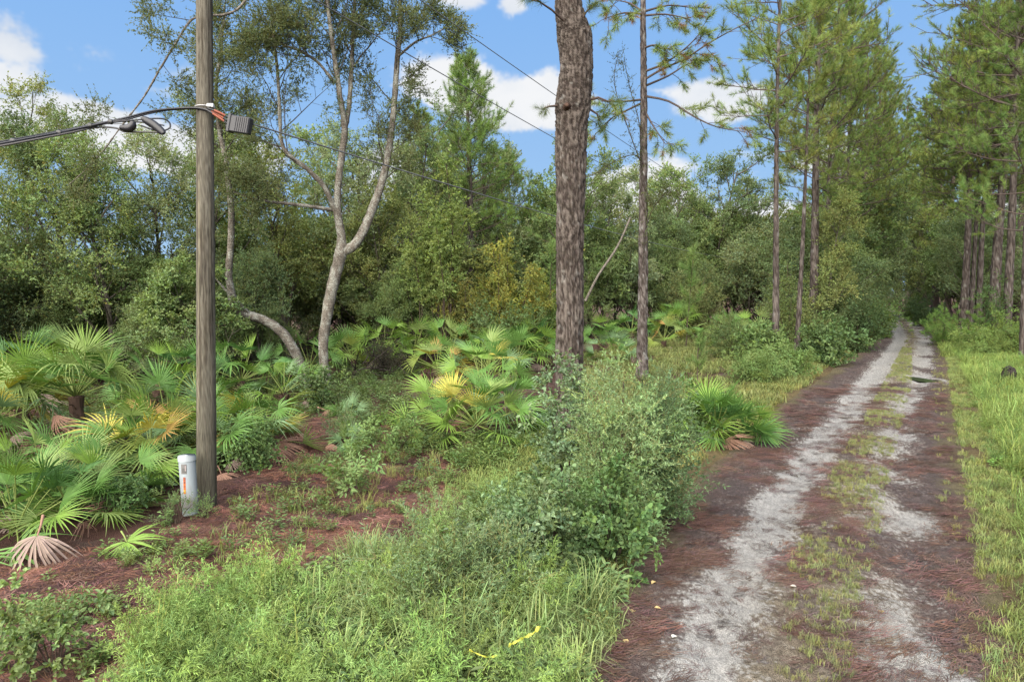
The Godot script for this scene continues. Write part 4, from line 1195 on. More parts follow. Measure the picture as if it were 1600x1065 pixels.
func build_pole() -> void:
	rng.seed = 820
	var foot := Vector3(-4.378, 0.000, -9.584)
	var high := Vector3(-4.266, 7.125, -9.780) - foot
	var up := high.normalized()
	var o := stand("utility_pole", foot, "weathered grey-brown wooden utility pole carrying black cables", "utility pole")
	var s := Shape.new()
	var p := PackedVector3Array()
	for k in 121:
		p.append(up * (10.3 * k / 120.0 - 0.2))
	s.tube(p, taper(121, 0.137, 0.095), 40, Color.WHITE)
	for k in s.v.size() - 1:
		var q := s.v[k]
		var d := s.n[k]
		var ang := atan2(d.x, d.z)
		var streak := grain.get_noise_3d(d.x * 2.6, q.y * 0.16, d.z * 2.6)
		var thin := grain.get_noise_3d(d.x * 8.0, q.y * 0.35, d.z * 8.0)
		var crack := smoothstep(0.2, 0.32, thin)
		s.v[k] -= d * (crack * 0.009 - streak * 0.003)
		var c := Color(0.155, 0.147, 0.131).lerp(Color(0.085, 0.081, 0.073), clampf(0.35 + streak * 1.5, 0.0, 1.0))
		c = c.lerp(Color(0.055, 0.048, 0.04), crack * 0.75)
		c = c.lerp(Color(0.30, 0.28, 0.22), smoothstep(0.2, 0.5, streak - thin * 0.4) * 0.5)
		var wet := smoothstep(2.6, 0.2, q.y + streak * 1.6)
		c = c.lerp(Color(0.075, 0.075, 0.06), wet * 0.55)
		s.c[k] = c
	part("post", s.mesh(), M.pole, o)
	var fit := Vector3(-4.198, 5.661, -9.660) - foot
	s = Shape.new()
	var ring := PackedVector3Array()
	for k in 29:
		var q := TAU * k / 28.0
		ring.append(up * (fit.y) + Vector3(cos(q) * 0.128, 0.0, sin(q) * 0.128))
	s.tube(ring, taper(29, 0.006, 0.006), 5, Color(0.45, 0.45, 0.46))
	part("band", s.mesh(), M.plain, o)
	s = Shape.new()
	box(s, Transform3D(Basis.IDENTITY, fit + Vector3(0.03, 0.0, 0.02)), Vector3(0.09, 0.045, 0.05), 0.006, Color(0.5, 0.5, 0.5))
	box(s, Transform3D(Basis.IDENTITY, fit + Vector3(0.07, -0.02, 0.03)), Vector3(0.03, 0.03, 0.07), 0.004, Color(0.35, 0.35, 0.36))
	part("bracket", s.mesh(), M.plain, o)
	s = Shape.new()
	box(s, Transform3D(Basis.IDENTITY, Vector3(-4.340, 1.941, -9.630) - foot), Vector3(0.018, 0.02, 0.01), 0.003, Color(0.75, 0.75, 0.74))
	box(s, Transform3D(Basis.IDENTITY, Vector3(-4.314, 3.593, -9.650) - foot), Vector3(0.02, 0.03, 0.01), 0.003, Color(0.55, 0.55, 0.53))
	part("nail_tag", s.mesh(), M.plain, o)
	s = Shape.new()
	s.tube(smooth(PackedVector3Array([Vector3(-4.182, 5.389, -9.645), Vector3(-4.165, 5.093, -9.645), Vector3(-4.192, 4.813, -9.645), Vector3(-4.193, 4.479, -9.645)]), 5), taper(16, 0.006, 0.006), 5, Color(0.42, 0.36, 0.28))
	part("ground_wire", s.mesh(), M.plain, o)

	# the black bundle that comes in from the left
	var b := stand("cable_bundle", Vector3(-6.111, 4.860, -8.300), "bundle of black communication cables sagging in from the left to the pole", "cables")
	var ink := Color(0.012, 0.013, 0.016)
	var runs := [
		[PackedVector3Array([Vector3(-7.618, 4.310, -7.300), Vector3(-6.832, 4.570, -7.800), Vector3(-6.111, 4.860, -8.300), Vector3(-5.630, 5.105, -8.750), Vector3(-5.277, 5.288, -9.050), Vector3(-5.066, 5.391, -9.200), Vector3(-4.828, 5.525, -9.400), Vector3(-4.554, 5.598, -9.550), Vector3(-4.300, 5.614, -9.610), Vector3(-4.095, 5.551, -9.600)]), 0.015],
		[PackedVector3Array([Vector3(-7.599, 4.287, -7.280), Vector3(-6.833, 4.549, -7.800), Vector3(-6.112, 4.845, -8.300), Vector3(-5.631, 5.082, -8.750), Vector3(-5.278, 5.272, -9.050), Vector3(-4.941, 5.358, -9.200), Vector3(-4.695, 5.399, -9.300), Vector3(-4.611, 5.369, -9.350), Vector3(-4.596, 5.294, -9.350), Vector3(-4.659, 5.240, -9.300), Vector3(-4.761, 5.237, -9.250), Vector3(-4.902, 5.283, -9.200)]), 0.011],
		[PackedVector3Array([Vector3(-7.637, 4.334, -7.320), Vector3(-6.848, 4.588, -7.820), Vector3(-6.125, 4.887, -8.320), Vector3(-5.642, 5.126, -8.770), Vector3(-5.319, 5.288, -9.050), Vector3(-5.082, 5.345, -9.150), Vector3(-4.890, 5.470, -9.350), Vector3(-4.688, 5.559, -9.500), Vector3(-4.411, 5.608, -9.620), Vector3(-4.235, 5.590, -9.620)]), 0.010],
		[PackedVector3Array([Vector3(-7.620, 4.277, -7.300), Vector3(-6.834, 4.535, -7.800), Vector3(-6.098, 4.826, -8.280), Vector3(-5.612, 5.067, -8.720), Vector3(-5.375, 5.211, -9.000), Vector3(-5.184, 5.227, -9.100), Vector3(-5.097, 5.190, -9.120), Vector3(-4.996, 5.189, -9.150), Vector3(-4.821, 5.200, -9.200), Vector3(-4.660, 5.203, -9.250)]), 0.012],
		[PackedVector3Array([Vector3(-7.660, 4.310, -7.340), Vector3(-6.867, 4.571, -7.840), Vector3(-6.141, 4.868, -8.340), Vector3(-5.679, 5.063, -8.700), Vector3(-5.427, 5.216, -8.950), Vector3(-5.197, 5.317, -9.100), Vector3(-5.027, 5.333, -9.200), Vector3(-4.800, 5.328, -9.250), Vector3(-4.648, 5.307, -9.300)]), 0.010],
	]
	for r in runs:
		var w: PackedVector3Array = r[0]
		for k in w.size(): w[k] -= b.position
		part("cable", wire(w, r[1], Color(0.05, 0.045, 0.04) if r[1] == 0.012 else ink, 7), M.rubber, b)
	s = Shape.new()
	for w in [PackedVector3Array([Vector3(-4.908, 5.395, -9.250), Vector3(-4.858, 5.362, -9.250), Vector3(-4.758, 5.303, -9.250), Vector3(-4.659, 5.220, -9.250), Vector3(-4.635, 5.195, -9.250)]), PackedVector3Array([Vector3(-5.125, 5.235, -9.100), Vector3(-5.028, 5.231, -9.120), Vector3(-4.982, 5.267, -9.130), Vector3(-4.977, 5.310, -9.140)])]:
		for k in w.size(): w[k] -= b.position
		var sm := smooth(w, 4)
		var rad := PackedFloat32Array()
		for k in sm.size():
			rad.append(0.02 + 0.035 * pow(sin(PI * clampf(float(k) / (sm.size() - 1), 0.04, 0.9)), 0.6))
		s.tube(sm, rad, 12, ink)
	part("splice_case", s.mesh(), M.rubber, b)
	s = Shape.new()
	for x in [Vector3(-6.029, 4.912, -8.400), Vector3(-5.676, 5.083, -8.720), Vector3(-5.426, 5.224, -8.950), Vector3(-5.236, 5.304, -9.080)]:
		var c: Vector3 = x - b.position
		s.tube(PackedVector3Array([c - Vector3(0.02, -0.004, 0), c + Vector3(0.02, -0.004, 0)]), PackedFloat32Array([0.034, 0.034]), 10, Color(0.02, 0.02, 0.022))
	part("tie", s.mesh(), M.rubber, b)

	# the grey junction box hanging from its tails right of the pole
	var jb := stand("junction_box", Vector3(-3.748, 5.387, -9.600), "dark grey ribbed junction box hanging on orange-sleeved cable tails right of the pole", "junction box")
	s = Shape.new()
	var tilt := Basis(Vector3(0, 0, 1), -0.2) * Basis(Vector3.UP, -0.25)
	box(s, Transform3D(tilt, Vector3.ZERO), Vector3(0.335, 0.225, 0.10), 0.012, Color(0.018, 0.018, 0.022))
	for k in 7:
		box(s, Transform3D(tilt, tilt * Vector3(-0.04 + 0.032 * k, 0, 0.051)), Vector3(0.009, 0.19, 0.012), 0.002, Color(0.022, 0.022, 0.026))
	box(s, Transform3D(tilt, tilt * Vector3(-0.15, 0, 0)), Vector3(0.05, 0.25, 0.122), 0.008, Color(0.022, 0.022, 0.026))
	part("case", s.mesh(), M.rubber, jb)
	s = Shape.new()
	for y in [0.07, 0.02, -0.05]:
		s.tube(PackedVector3Array([tilt * Vector3(-0.17, y, 0), tilt * Vector3(-0.225, y + 0.01, 0)]), PackedFloat32Array([0.024, 0.017]), 10, Color(0.02, 0.02, 0.022))
	part("gland", s.mesh(), M.rubber, jb)
	for w in [[PackedVector3Array([Vector3(-4.235, 5.608, -9.620), Vector3(-4.139, 5.568, -9.600), Vector3(-4.026, 5.508, -9.600), Vector3(-3.939, 5.464, -9.600), Vector3(-3.896, 5.439, -9.600)]), 0.0], [PackedVector3Array([Vector3(-4.213, 5.596, -9.610), Vector3(-4.113, 5.537, -9.580), Vector3(-4.010, 5.468, -9.580), Vector3(-3.928, 5.410, -9.590), Vector3(-3.889, 5.395, -9.600)]), 0.0], [PackedVector3Array([Vector3(-4.190, 5.611, -9.600), Vector3(-4.090, 5.577, -9.570), Vector3(-3.999, 5.537, -9.580), Vector3(-3.912, 5.490, -9.600), Vector3(-3.869, 5.473, -9.600)]), 0.0]]:
		var q: PackedVector3Array = w[0]
		for k in q.size(): q[k] -= jb.position
		var tail := part("cable_tail", wire(q, 0.011, ink), M.rubber, jb)
		var mid := PackedVector3Array([q[1].lerp(q[2], 0.0), q[2], q[2].lerp(q[3], 0.55)])
		part("sleeve", wire(mid, 0.0165, Color(0.20, 0.05, 0.02)), M.plain, tail)
	# lines that run on to the next pole
	var far := Vector3(20.6, 0, -60.5)
	var next := [
		["telephone_line", Vector3(-3.579, 5.400, -9.620), far + Vector3(0, 5.95, 0), 0.42, 0.013, "thin grey line running from the junction box away over the palmettos", "cable"],
		["power_line", Vector3(-4.255, 8.013, -9.800), far + Vector3(0, 8.5, 0), 0.55, 0.011, "lower of the two thin power wires crossing the sky", "power line"],
		["power_line", Vector3(-4.216, 9.189, -9.800), far + Vector3(0, 9.75, 0), 0.45, 0.011, "upper of the two thin power wires crossing the sky", "power line"],
	]
	for a in next:
		var w := sag(a[1], a[2], a[3])
		var n := stand(a[0], a[1], a[5], a[6])
		for k in w.size(): w[k] -= n.position
		part("strand", wire(w, a[4], Color(0.10, 0.10, 0.105), 5, 2), M.rubber, n)
	var ins := Shape.new()
	for x in [Vector3(-4.255, 8.013, -9.800), Vector3(-4.216, 9.189, -9.800)]:
		var c: Vector3 = x - foot
		ins.tube(PackedVector3Array([c + Vector3(0, -0.10, 0), c + Vector3(0, -0.03, 0), c, c + Vector3(0, 0.03, 0)]), PackedFloat32Array([0.02, 0.05, 0.03, 0.045]), 12, Color(0.35, 0.33, 0.3))
	part("insulator", ins.mesh(), M.rubber, o)
	var o2 := stand("utility_pole", far, "far wooden utility pole where the wires end beyond the clearing", "utility pole")
	s = Shape.new()
	s.tube(PackedVector3Array([Vector3(0, -0.2, 0), Vector3(0, 5, 0), Vector3(0, 10.1, 0)]), PackedFloat32Array([0.14, 0.12, 0.1]), 16, Color(0.15, 0.13, 0.1))
	part("post", s.mesh(), M.pole, o2)

	# the white marker post of a buried cable
	var mp := stand("cable_marker_post", Vector3(-4.463, 0.000, -9.248), "short round white marker post with orange and grey stickers beside the pole", "marker post")
	s = Shape.new()
	var white := Color(0.27, 0.305, 0.325)
	s.tube(PackedVector3Array([Vector3(0.01, -0.05, 0), Vector3(0.01, 0.12, 0), Vector3(0.01, 0.14, 0)]), PackedFloat32Array([0.10, 0.10, 0.095]), 28, Color(0.27, 0.31, 0.32))
	part("base", s.mesh(), M.plain, mp)
	s = Shape.new()
	var rise := PackedVector3Array()
	for k in 27:
		rise.append(Vector3(0.01 - 0.022 * k / 26.0, 0.14 + 0.65 * k / 26.0, 0))
	s.tube(rise, taper(27, 0.1065, 0.108), 36, white)
	for k in s.v.size():
		var q := s.v[k]
		var grime := grain.get_noise_3dv(q * Vector3(9.0, 3.0, 9.0))
		var splash := smoothstep(0.42, 0.12, q.y + grime * 0.25)
		s.c[k] = white.lerp(Color(0.16, 0.12, 0.10), clampf(splash * 0.55 + maxf(grime, 0.0) * 0.35, 0.0, 0.8))
	part("tube", s.mesh(), M.plain, mp)
	s = Shape.new()
	s.tube(PackedVector3Array([Vector3(-0.012, 0.785, 0), Vector3(-0.012, 0.84, 0), Vector3(-0.012, 0.852, 0), Vector3(-0.012, 0.857, 0), Vector3(-0.012, 0.861, 0)]), PackedFloat32Array([0.116, 0.116, 0.109, 0.06, 0.004]), 32, Color(0.34, 0.375, 0.395))
	part("cap", s.mesh(), M.plain, mp)
	s = Shape.new()
	curved_label(s, 0.1095, 0.62, 0.755, -0.02, 0.36, Color(0.13, 0.125, 0.12))
	curved_label(s, 0.1105, 0.635, 0.70, 0.05, 0.28, Color(0.09, 0.085, 0.082))
	curved_label(s, 0.1115, 0.66, 0.735, 0.19, 0.06, Color(0.3, 0.25, 0.24))
	part("grey_sticker", s.mesh(), M.plain, mp)
	s = Shape.new()
	curved_label(s, 0.1095, 0.345, 0.575, 0.02, 0.14, Color(0.42, 0.10, 0.015))
	curved_label(s, 0.1105, 0.53, 0.575, 0.02, 0.13, Color(0.25, 0.06, 0.03))
	curved_label(s, 0.1105, 0.485, 0.52, 0.02, 0.09, Color(0.18, 0.05, 0.03))
	curved_label(s, 0.1105, 0.44, 0.452, 0.02, 0.10, Color(0.06, 0.03, 0.03))
	curved_label(s, 0.1105, 0.36, 0.40, 0.02, 0.10, Color(0.55, 0.28, 0.03))
	part("orange_sticker", s.mesh(), M.plain, mp)

func curved_label(s: Shape, r: float, y0: float, y1: float, turn: float, half: float, col: Color) -> void:
	for k in 6:
		var a := turn - half + half * k / 3.0
		var b := turn - half + half * (k + 1) / 3.0
		var lean := Vector3(-0.006, 0, 0)
		var q := [Vector3(sin(a) * r, y0, cos(a) * r) + lean, Vector3(sin(b) * r, y0, cos(b) * r) + lean, Vector3(sin(b) * r, y1, cos(b) * r) + lean, Vector3(sin(a) * r, y1, cos(a) * r) + lean]
		s.face(q[0], q[2], q[1], col); s.face(q[0], q[3], q[2], col)

# ---------------------------------------------------------------- saw palmettos
func palmetto(at: Vector3, fronds: int, stalk: float, size: float, tints: Array, stem: float, dead: int, seed_: int, label: String, toward := Vector3.ZERO, flat := 0.0) -> void:
	rng.seed = seed_
	if stem > 0.65: flat = -0.3
	var o := stand("saw_palmetto", on_ground(at), label, "palmetto")
	var heart := toward + Vector3(0, stem, 0)
	if stem > 0.2:
		var s := Shape.new()
		var w := smooth(PackedVector3Array([Vector3(0, -0.05, 0), toward * 0.5 + Vector3(0, stem * 0.35, 0), heart]), 6)
		s.tube(w, taper(w.size(), 0.14, 0.12), 12, Color(0.075, 0.05, 0.038), 0.5, grain)
		for k in 60:
			var a := along(w, rng.randf())
			var q := rf(0, TAU)
			var d := Vector3(cos(q), rf(0.2, 1.0), sin(q)).normalized()
			s.leaf(a[0] + Vector3(cos(q), 0, sin(q)) * 0.1, d, Vector3.UP, rf(0.1, 0.24), 0.035, Color(0.09, 0.058, 0.042) * rf(0.7, 1.4))
		s.n = PackedVector3Array()
		part("stem", s.mesh(), M.dead, o)
	var q := rf(0, TAU)
	for k in fronds + dead:
		var is_dead := k >= fronds
		var u := float(k) / maxi(fronds - 1, 1)
		q += 2.4 + rf(-0.3, 0.3)
		var rise := lerpf(1.3, 0.12 - flat, pow(u, 0.8)) + rf(-0.15, 0.15)
		if is_dead: rise = rf(-0.9, -0.25)
		var d := Vector3(cos(q) * cos(rise), sin(rise), sin(q) * cos(rise))
		var l := stalk * rf(0.7, 1.15) * (0.8 if is_dead else 1.0)
		if stem < 0.35 and is_dead: 
			d = Vector3(cos(q), rf(-0.05, 0.2), sin(q)).normalized()
		var hub := heart + d * l + Vector3(0, -0.12 * l * u, 0)
		if hub.y < 0.12: hub.y = rf(0.08, 0.2)
		# the blade leans out from the stalk, its upper face towards the sky
		var tilt := rf(-0.35, 0.75) + u * 0.35
		var flat_dir := Vector3(cos(q), 0, sin(q))
		var out := (d * cos(tilt) + (flat_dir * 0.6 - Vector3.UP).normalized() * sin(tilt)).normalized()
		if is_dead: out = (flat_dir * rf(0.15, 0.7) - Vector3.UP * (1.0 if hub.y > 0.5 else 0.25)).normalized()
		var side := Vector3(-sin(q), 0, cos(q))
		var face_up := side.cross(out).normalized()
		if face_up.y < 0.0 and not is_dead: face_up = -face_up
		side = face_up.cross(out).normalized()
		var roll := rf(-0.9, 0.9)
		var bx := side * cos(roll) + face_up * sin(roll)
		var by := out.cross(bx)
		var blade: Mesh = S.dead_frond[rng.randi() % 3] if is_dead else (S.frond[rng.randi() % 7] if at.z > -21.0 else S.frond_far[rng.randi() % 3])
		var m: Material
		if is_dead: m = palm_tint("dead_grey" if rng.randf() < 0.35 else "dead")
		else: m = palm_tint(tints[rng.randi() % tints.size()])
		var fr := part("frond", blade, m, o)
		fr.transform = Transform3D(Basis(bx, by, out) * (size * rf(0.8, 1.12) * (0.85 + 0.15 * u)), hub)
		var s := Shape.new()
		if size > 0.0 and not is_dead:
			# the stalk runs from the heart of the plant to the blade
			var st := MeshInstance3D.new()
			st.name = "stalk"
			st.mesh = S.stalk
			st.material_override = palm_tint("dead" if is_dead else "stalk")
			fr.add_child(st, true)
			var inv := fr.transform.affine_inverse()
			var a := inv * (heart + d * 0.05)
			var len_ := a.length()
			var ydir := -a.normalized()
			var b2 := basis_y(ydir, 0.0, 1.0)
			st.transform = Transform3D(Basis(b2.x, b2.y * len_, b2.z), a)

func palm_tint(key: String) -> Material:
	if not M.has("palm_" + key):
		var m: StandardMaterial3D = (M.dead if key.begins_with("dead") else M.frond).duplicate()
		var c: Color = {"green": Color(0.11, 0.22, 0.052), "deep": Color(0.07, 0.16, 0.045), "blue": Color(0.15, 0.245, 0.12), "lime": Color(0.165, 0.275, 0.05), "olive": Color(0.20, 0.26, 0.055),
			"yellow": Color(0.42, 0.38, 0.08), "gold": Color(0.36, 0.235, 0.08), "pale": Color(0.205, 0.285, 0.09), "dead": Color(0.24, 0.14, 0.105), "dead_grey": Color(0.25, 0.19, 0.165), "stalk": Color(0.20, 0.25, 0.07)}[key]
		m.albedo_color = c.linear_to_srgb()
		M["palm_" + key] = m
	return M["palm_" + key]

func build_palmettos() -> void:
	var st := Shape.new()
	st.tube(PackedVector3Array([Vector3.ZERO, Vector3(0.006, 0.5, 0), Vector3(0, 1, 0)]), PackedFloat32Array([0.016, 0.011, 0.008]), 5, Color.WHITE)
	S.stalk = st.mesh()
	var fresh := ["green", "green", "lime", "deep", "pale"]
	var mixed := ["green", "lime", "olive", "pale", "lime", "green", "yellow", "blue"]
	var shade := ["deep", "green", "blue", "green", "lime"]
	var tired := ["olive", "lime", "yellow", "pale", "green", "lime", "pale", "gold"]
	var a := [
		# the near clump at the left
		[Vector3(-6.346, 0.000, -8.457), 20, 0.85, 0.95, fresh, 0.1, 2, "nearest palmetto at the left edge with upright green fans"],
		[Vector3(-5.977, 0.000, -8.935), 18, 0.75, 0.95, fresh, 0.1, 2, "near green palmetto above the big dead brown fan"],
		[Vector3(-5.778, 0.000, -9.555), 12, 0.65, 0.9, ["green", "lime", "pale"], 0.05, 2, "near palmetto spreading right towards the marker post"],
		[Vector3(-6.876, 0.000, -9.851), 16, 0.8, 1.0, fresh, 0.1, 0, "palmetto just behind the nearest left clump"],
		[Vector3(-7.128, 0.000, -8.642), 16, 0.9, 1.0, fresh, 0.1, 1, "palmetto beyond the left edge of the view"],
		# the tall ones behind
		[Vector3(-7.919, 0.000, -12.515), 22, 0.85, 1.35, ["green", "lime", "green", "pale"], 1.15, 7, "tallest palmetto at the left with a shaggy stem and hanging dead fans"],
		[Vector3(-9.449, 0.000, -13.075), 16, 0.85, 1.3, ["lime", "yellow", "green", "olive"], 0.8, 5, "palmetto with yellowing fans left of the tallest one"],
		[Vector3(-9.102, 0.000, -11.650), 16, 0.9, 1.3, mixed, 0.75, 2, "tall palmetto cut by the left edge of the view"],
		[Vector3(-11.027, 0.000, -15.609), 14, 1.0, 1.3, shade, 1.0, 2, "shaded dark palmetto behind the tallest one"],
		[Vector3(-6.151, 0.000, -11.361), 22, 0.8, 1.15, tired, 0.35, 6, "palmetto with many yellow and orange fans left of the pole"],
		[Vector3(-6.527, 0.000, -13.075), 14, 0.9, 1.15, mixed, 0.4, 2, "palmetto half hidden by the pole's left side"],
		[Vector3(-5.297, 0.000, -12.229), 18, 0.95, 1.1, ["green", "green", "lime", "blue"], 0.3, 5, "green palmetto just right of the pole"],
		[Vector3(-4.891, 0.000, -13.022), 15, 0.75, 1.1, tired, 0.3, 5, "yellow-fanned palmetto between the pole and the bowed oak"],
		[Vector3(-8.316, 0.000, -17.749), 14, 1.0, 1.2, shade, 0.5, 1, "shaded palmetto behind the pole"],
		[Vector3(-7.636, 0.000, -18.995), 16, 1.0, 1.2, shade, 0.5, 1, "bluish palmetto under the bowed oak's trunk"],
		[Vector3(-6.322, 0.000, -18.561), 12, 0.9, 1.1, shade, 0.3, 2, "shaded palmetto at the foot of the bowed oak"],
		[Vector3(-7.010, 0.000, -23.357), 12, 1.0, 1.1, shade, 0.5, 0, "palmetto seen between the two oak trunks"],
		[Vector3(-9.769, 0.000, -18.776), 12, 1.0, 1.15, shade, 0.5, 0, "dark palmetto in the thicket left of the pole"],
		[Vector3(-3.198, 0.000, -13.459), 8, 0.3, 0.75, ["blue", "pale"], 0.0, 1, "small bluish palmetto on the bare red litter"],
		[Vector3(-3.808, 0.000, -16.401), 7, 0.3, 0.8, ["blue", "pale", "green"], 0.0, 1, "low palmetto seedling right of the forked oak"],
		# the clump left of the thick pine
		[Vector3(-0.860, 0.000, -13.924), 24, 0.95, 1.2, ["lime", "green", "olive", "pale", "green", "lime", "green", "yellow"], 0.35, 5, "big pale-green palmetto left of the thick pine trunk"],
		[Vector3(0.000, 0.000, -15.098), 15, 0.85, 1.15, ["pale", "green", "green", "blue"], 0.2, 4, "palmetto with silvery fans touching the thick pine trunk"],
		[Vector3(-1.727, 0.000, -14.553), 14, 0.75, 1.1, ["lime", "olive", "pale"], 0.15, 2, "palmetto with drooping fans at the left of the middle clump"],
		[Vector3(-0.924, 0.000, -17.749), 16, 1.05, 1.2, mixed, 0.6, 2, "upright palmetto at the back of the middle clump"],
		[Vector3(-2.553, 0.000, -23.526), 13, 0.9, 1.2, tired, 0.4, 4, "yellowing palmetto beside the brush pile"],
		[Vector3(-0.857, 0.000, -22.707), 15, 1.0, 1.25, ["green", "blue", "lime"], 0.5, 1, "green palmetto behind the middle clump"],
		[Vector3(0.120, 0.000, -25.353), 14, 1.0, 1.25, ["green", "lime", "blue"], 0.5, 1, "spiky palmetto behind the middle clump, nearer the thick pine"],
		[Vector3(1.243, 0.000, -27.484), 13, 1.0, 1.25, ["green", "deep", "olive"], 0.5, 1, "palmetto half hidden by the thick pine trunk"],
		[Vector3(-5.276, 0.000, -27.717), 16, 1.1, 1.4, ["green", "lime", "lime"], 0.6, 1, "far palmetto above the brush pile"],
		[Vector3(-4.054, 0.000, -28.689), 15, 1.1, 1.4, ["green", "lime", "pale"], 0.6, 2, "far palmetto with a dry fan right of the brush pile"],
		[Vector3(-2.603, 0.000, -28.195), 15, 1.1, 1.4, ["green", "lime", "pale"], 0.6, 0, "far palmetto below the yellow-green bush"],
		[Vector3(-6.268, 0.000, -27.255), 14, 1.0, 1.3, ["green", "lime", "olive"], 0.4, 0, "far palmetto at the forest edge right of the forked oak"],
		[Vector3(-0.547, 0.000, -26.376), 14, 1.1, 1.35, ["green", "lime"], 0.6, 0, "far palmetto at the foot of the yellow-green bush"],
		[Vector3(0.822, 0.000, -27.255), 14, 1.1, 1.35, ["green", "lime", "deep"], 0.6, 0, "far palmetto in shade left of the thick pine"],
		# right of the thick pine
		[Vector3(4.401, 0.000, -29.201), 14, 0.9, 1.15, ["green", "blue"], 0.3, 1, "star-shaped palmetto right of the thick pine"],
		[Vector3(4.326, 0.000, -34.055), 12, 1.0, 1.3, ["lime", "green"], 0.5, 1, "bright palmetto close to the thick pine's right side"],
		[Vector3(8.116, 0.000, -36.721), 13, 1.1, 1.4, tired, 0.5, 3, "palmetto with orange lower fans right of the slim pine"],
		[Vector3(10.495, 0.000, -42.959), 15, 1.2, 1.6, ["green", "lime", "green"], 0.9, 0, "tall palmetto at the forest edge right of the slim pine"],
		[Vector3(7.115, 0.000, -39.837), 13, 1.1, 1.5, ["green", "deep"], 0.6, 0, "palmetto at the forest edge behind the slim pine"],
		[Vector3(11.631, 0.000, -35.529), 14, 1.1, 1.35, ["green", "pale", "lime"], 0.6, 2, "palmetto at the back of the grassy opening"],
		[Vector3(13.054, 0.000, -36.721), 13, 1.1, 1.35, ["green", "deep", "pale"], 0.6, 1, "palmetto left of the roadside pines"],
		[Vector3(12.171, 0.000, -39.837), 12, 1.1, 1.4, ["pale", "green"], 0.5, 0, "palmetto half hidden at the back of the opening"],
		[Vector3(4.074, 0.000, -13.924), 26, 0.72, 1.15, ["green", "green", "deep", "lime"], 0.2, 4, "dark green palmetto leaning over the lane's left verge"],
		[Vector3(4.602, 0.000, -14.169), 18, 0.7, 1.15, ["green", "deep", "green", "lime"], 0.05, 3, "low palmetto with long fans trailing towards the lane"],
	]
	var k := 0
	for r in a:
		palmetto(r[0], int(r[1] * 1.3), r[2], r[3], r[4], r[5], r[6], 900 + k, r[7], Vector3(rf(-0.15, 0.15), 0, rf(-0.1, 0.1)))
		k += 1
	# fans that lie or lean on their own
	var loose := [
		["dead_palm_fan", Vector3(-5.418, 0.329, -7.600), Vector3(0.12, -0.62, 0.75), Vector3(0.0, 0.75, 0.65), 1.2, "dead_grey", "large dead brown fan drooping over the near litter at the left", 1],
		["palm_fan", Vector3(-4.545, 0.161, -7.850), Vector3(0.6, -0.38, 0.6), Vector3(-0.1, 0.85, 0.5), 0.85, "lime", "yellow-green fan resting low over the litter left of the marker post", 4],
		["dead_palm_fan", Vector3(-4.242, 0.336, -11.900), Vector3(0.6, -0.65, 0.4), Vector3(0.2, 0.8, 0.6), 1.05, "dead", "dead fan standing upright on the bare litter right of the pole", 0],
		["dead_palm_fan", Vector3(-4.333, 0.013, -11.600), Vector3(-0.3, -0.6, 0.6), Vector3(0.0, 0.8, 0.6), 0.9, "dead", "dead fan lying beside the upright one right of the pole", 2],
		["dead_palm_fan", Vector3(-5.059, 0.159, -15.800), Vector3(-0.5, -0.15, 0.6), Vector3(0.0, 1.0, 0.1), 1.3, "dead", "long dead fan fallen below the bowed oak", 1],
		["dead_palm_fan", Vector3(-4.667, 0.131, -17.000), Vector3(0.8, -0.05, 0.2), Vector3(0.0, 1.0, 0.1), 1.3, "dead", "fallen dead fan at the foot of the forked oak", 0],
		["dead_palm_fan", Vector3(-4.770, 0.120, -11.000), Vector3(0.5, -0.4, 0.6), Vector3(0.0, 0.9, 0.4), 0.9, "dead", "dead fan spread at the pole's right foot", 2],
		["dead_palm_fan", Vector3(-5.639, 0.173, -11.000), Vector3(-0.4, -0.5, 0.6), Vector3(0.0, 0.9, 0.4), 0.9, "dead", "dead fan behind the marker post", 1],
		["palm_fan", Vector3(-1.084, 0.397, -14.300), Vector3(0.05, -0.65, 0.6), Vector3(0.0, 0.7, 0.7), 0.9, "dead", "hanging reddish dead fan in front of the middle palmetto clump", 2],
	]
	for l in loose:
		var fr := MeshInstance3D.new()
		fr.name = numbered(l[0])
		fr.mesh = S.frond[l[7]] if l[5] == "lime" else S.dead_frond[l[7]]
		fr.material_override = palm_tint(l[5])
		add_child(fr, true)
		var out: Vector3 = l[2].normalized()
		var side: Vector3 = l[3].cross(out).normalized()
		fr.transform = Transform3D(Basis(side, out.cross(side), out) * l[4], l[1])
		tag(fr, l[6], "palm leaf")
		var stalk := part("stalk", S.stalk, palm_tint("stalk" if l[5] == "lime" else "dead"), fr)
		stalk.transform = Transform3D(Basis(Vector3(1, 0, 0), Vector3(0.0, -0.04, 0.2), Vector3(0, -1, 0)), Vector3(0, 0.03, -0.2))

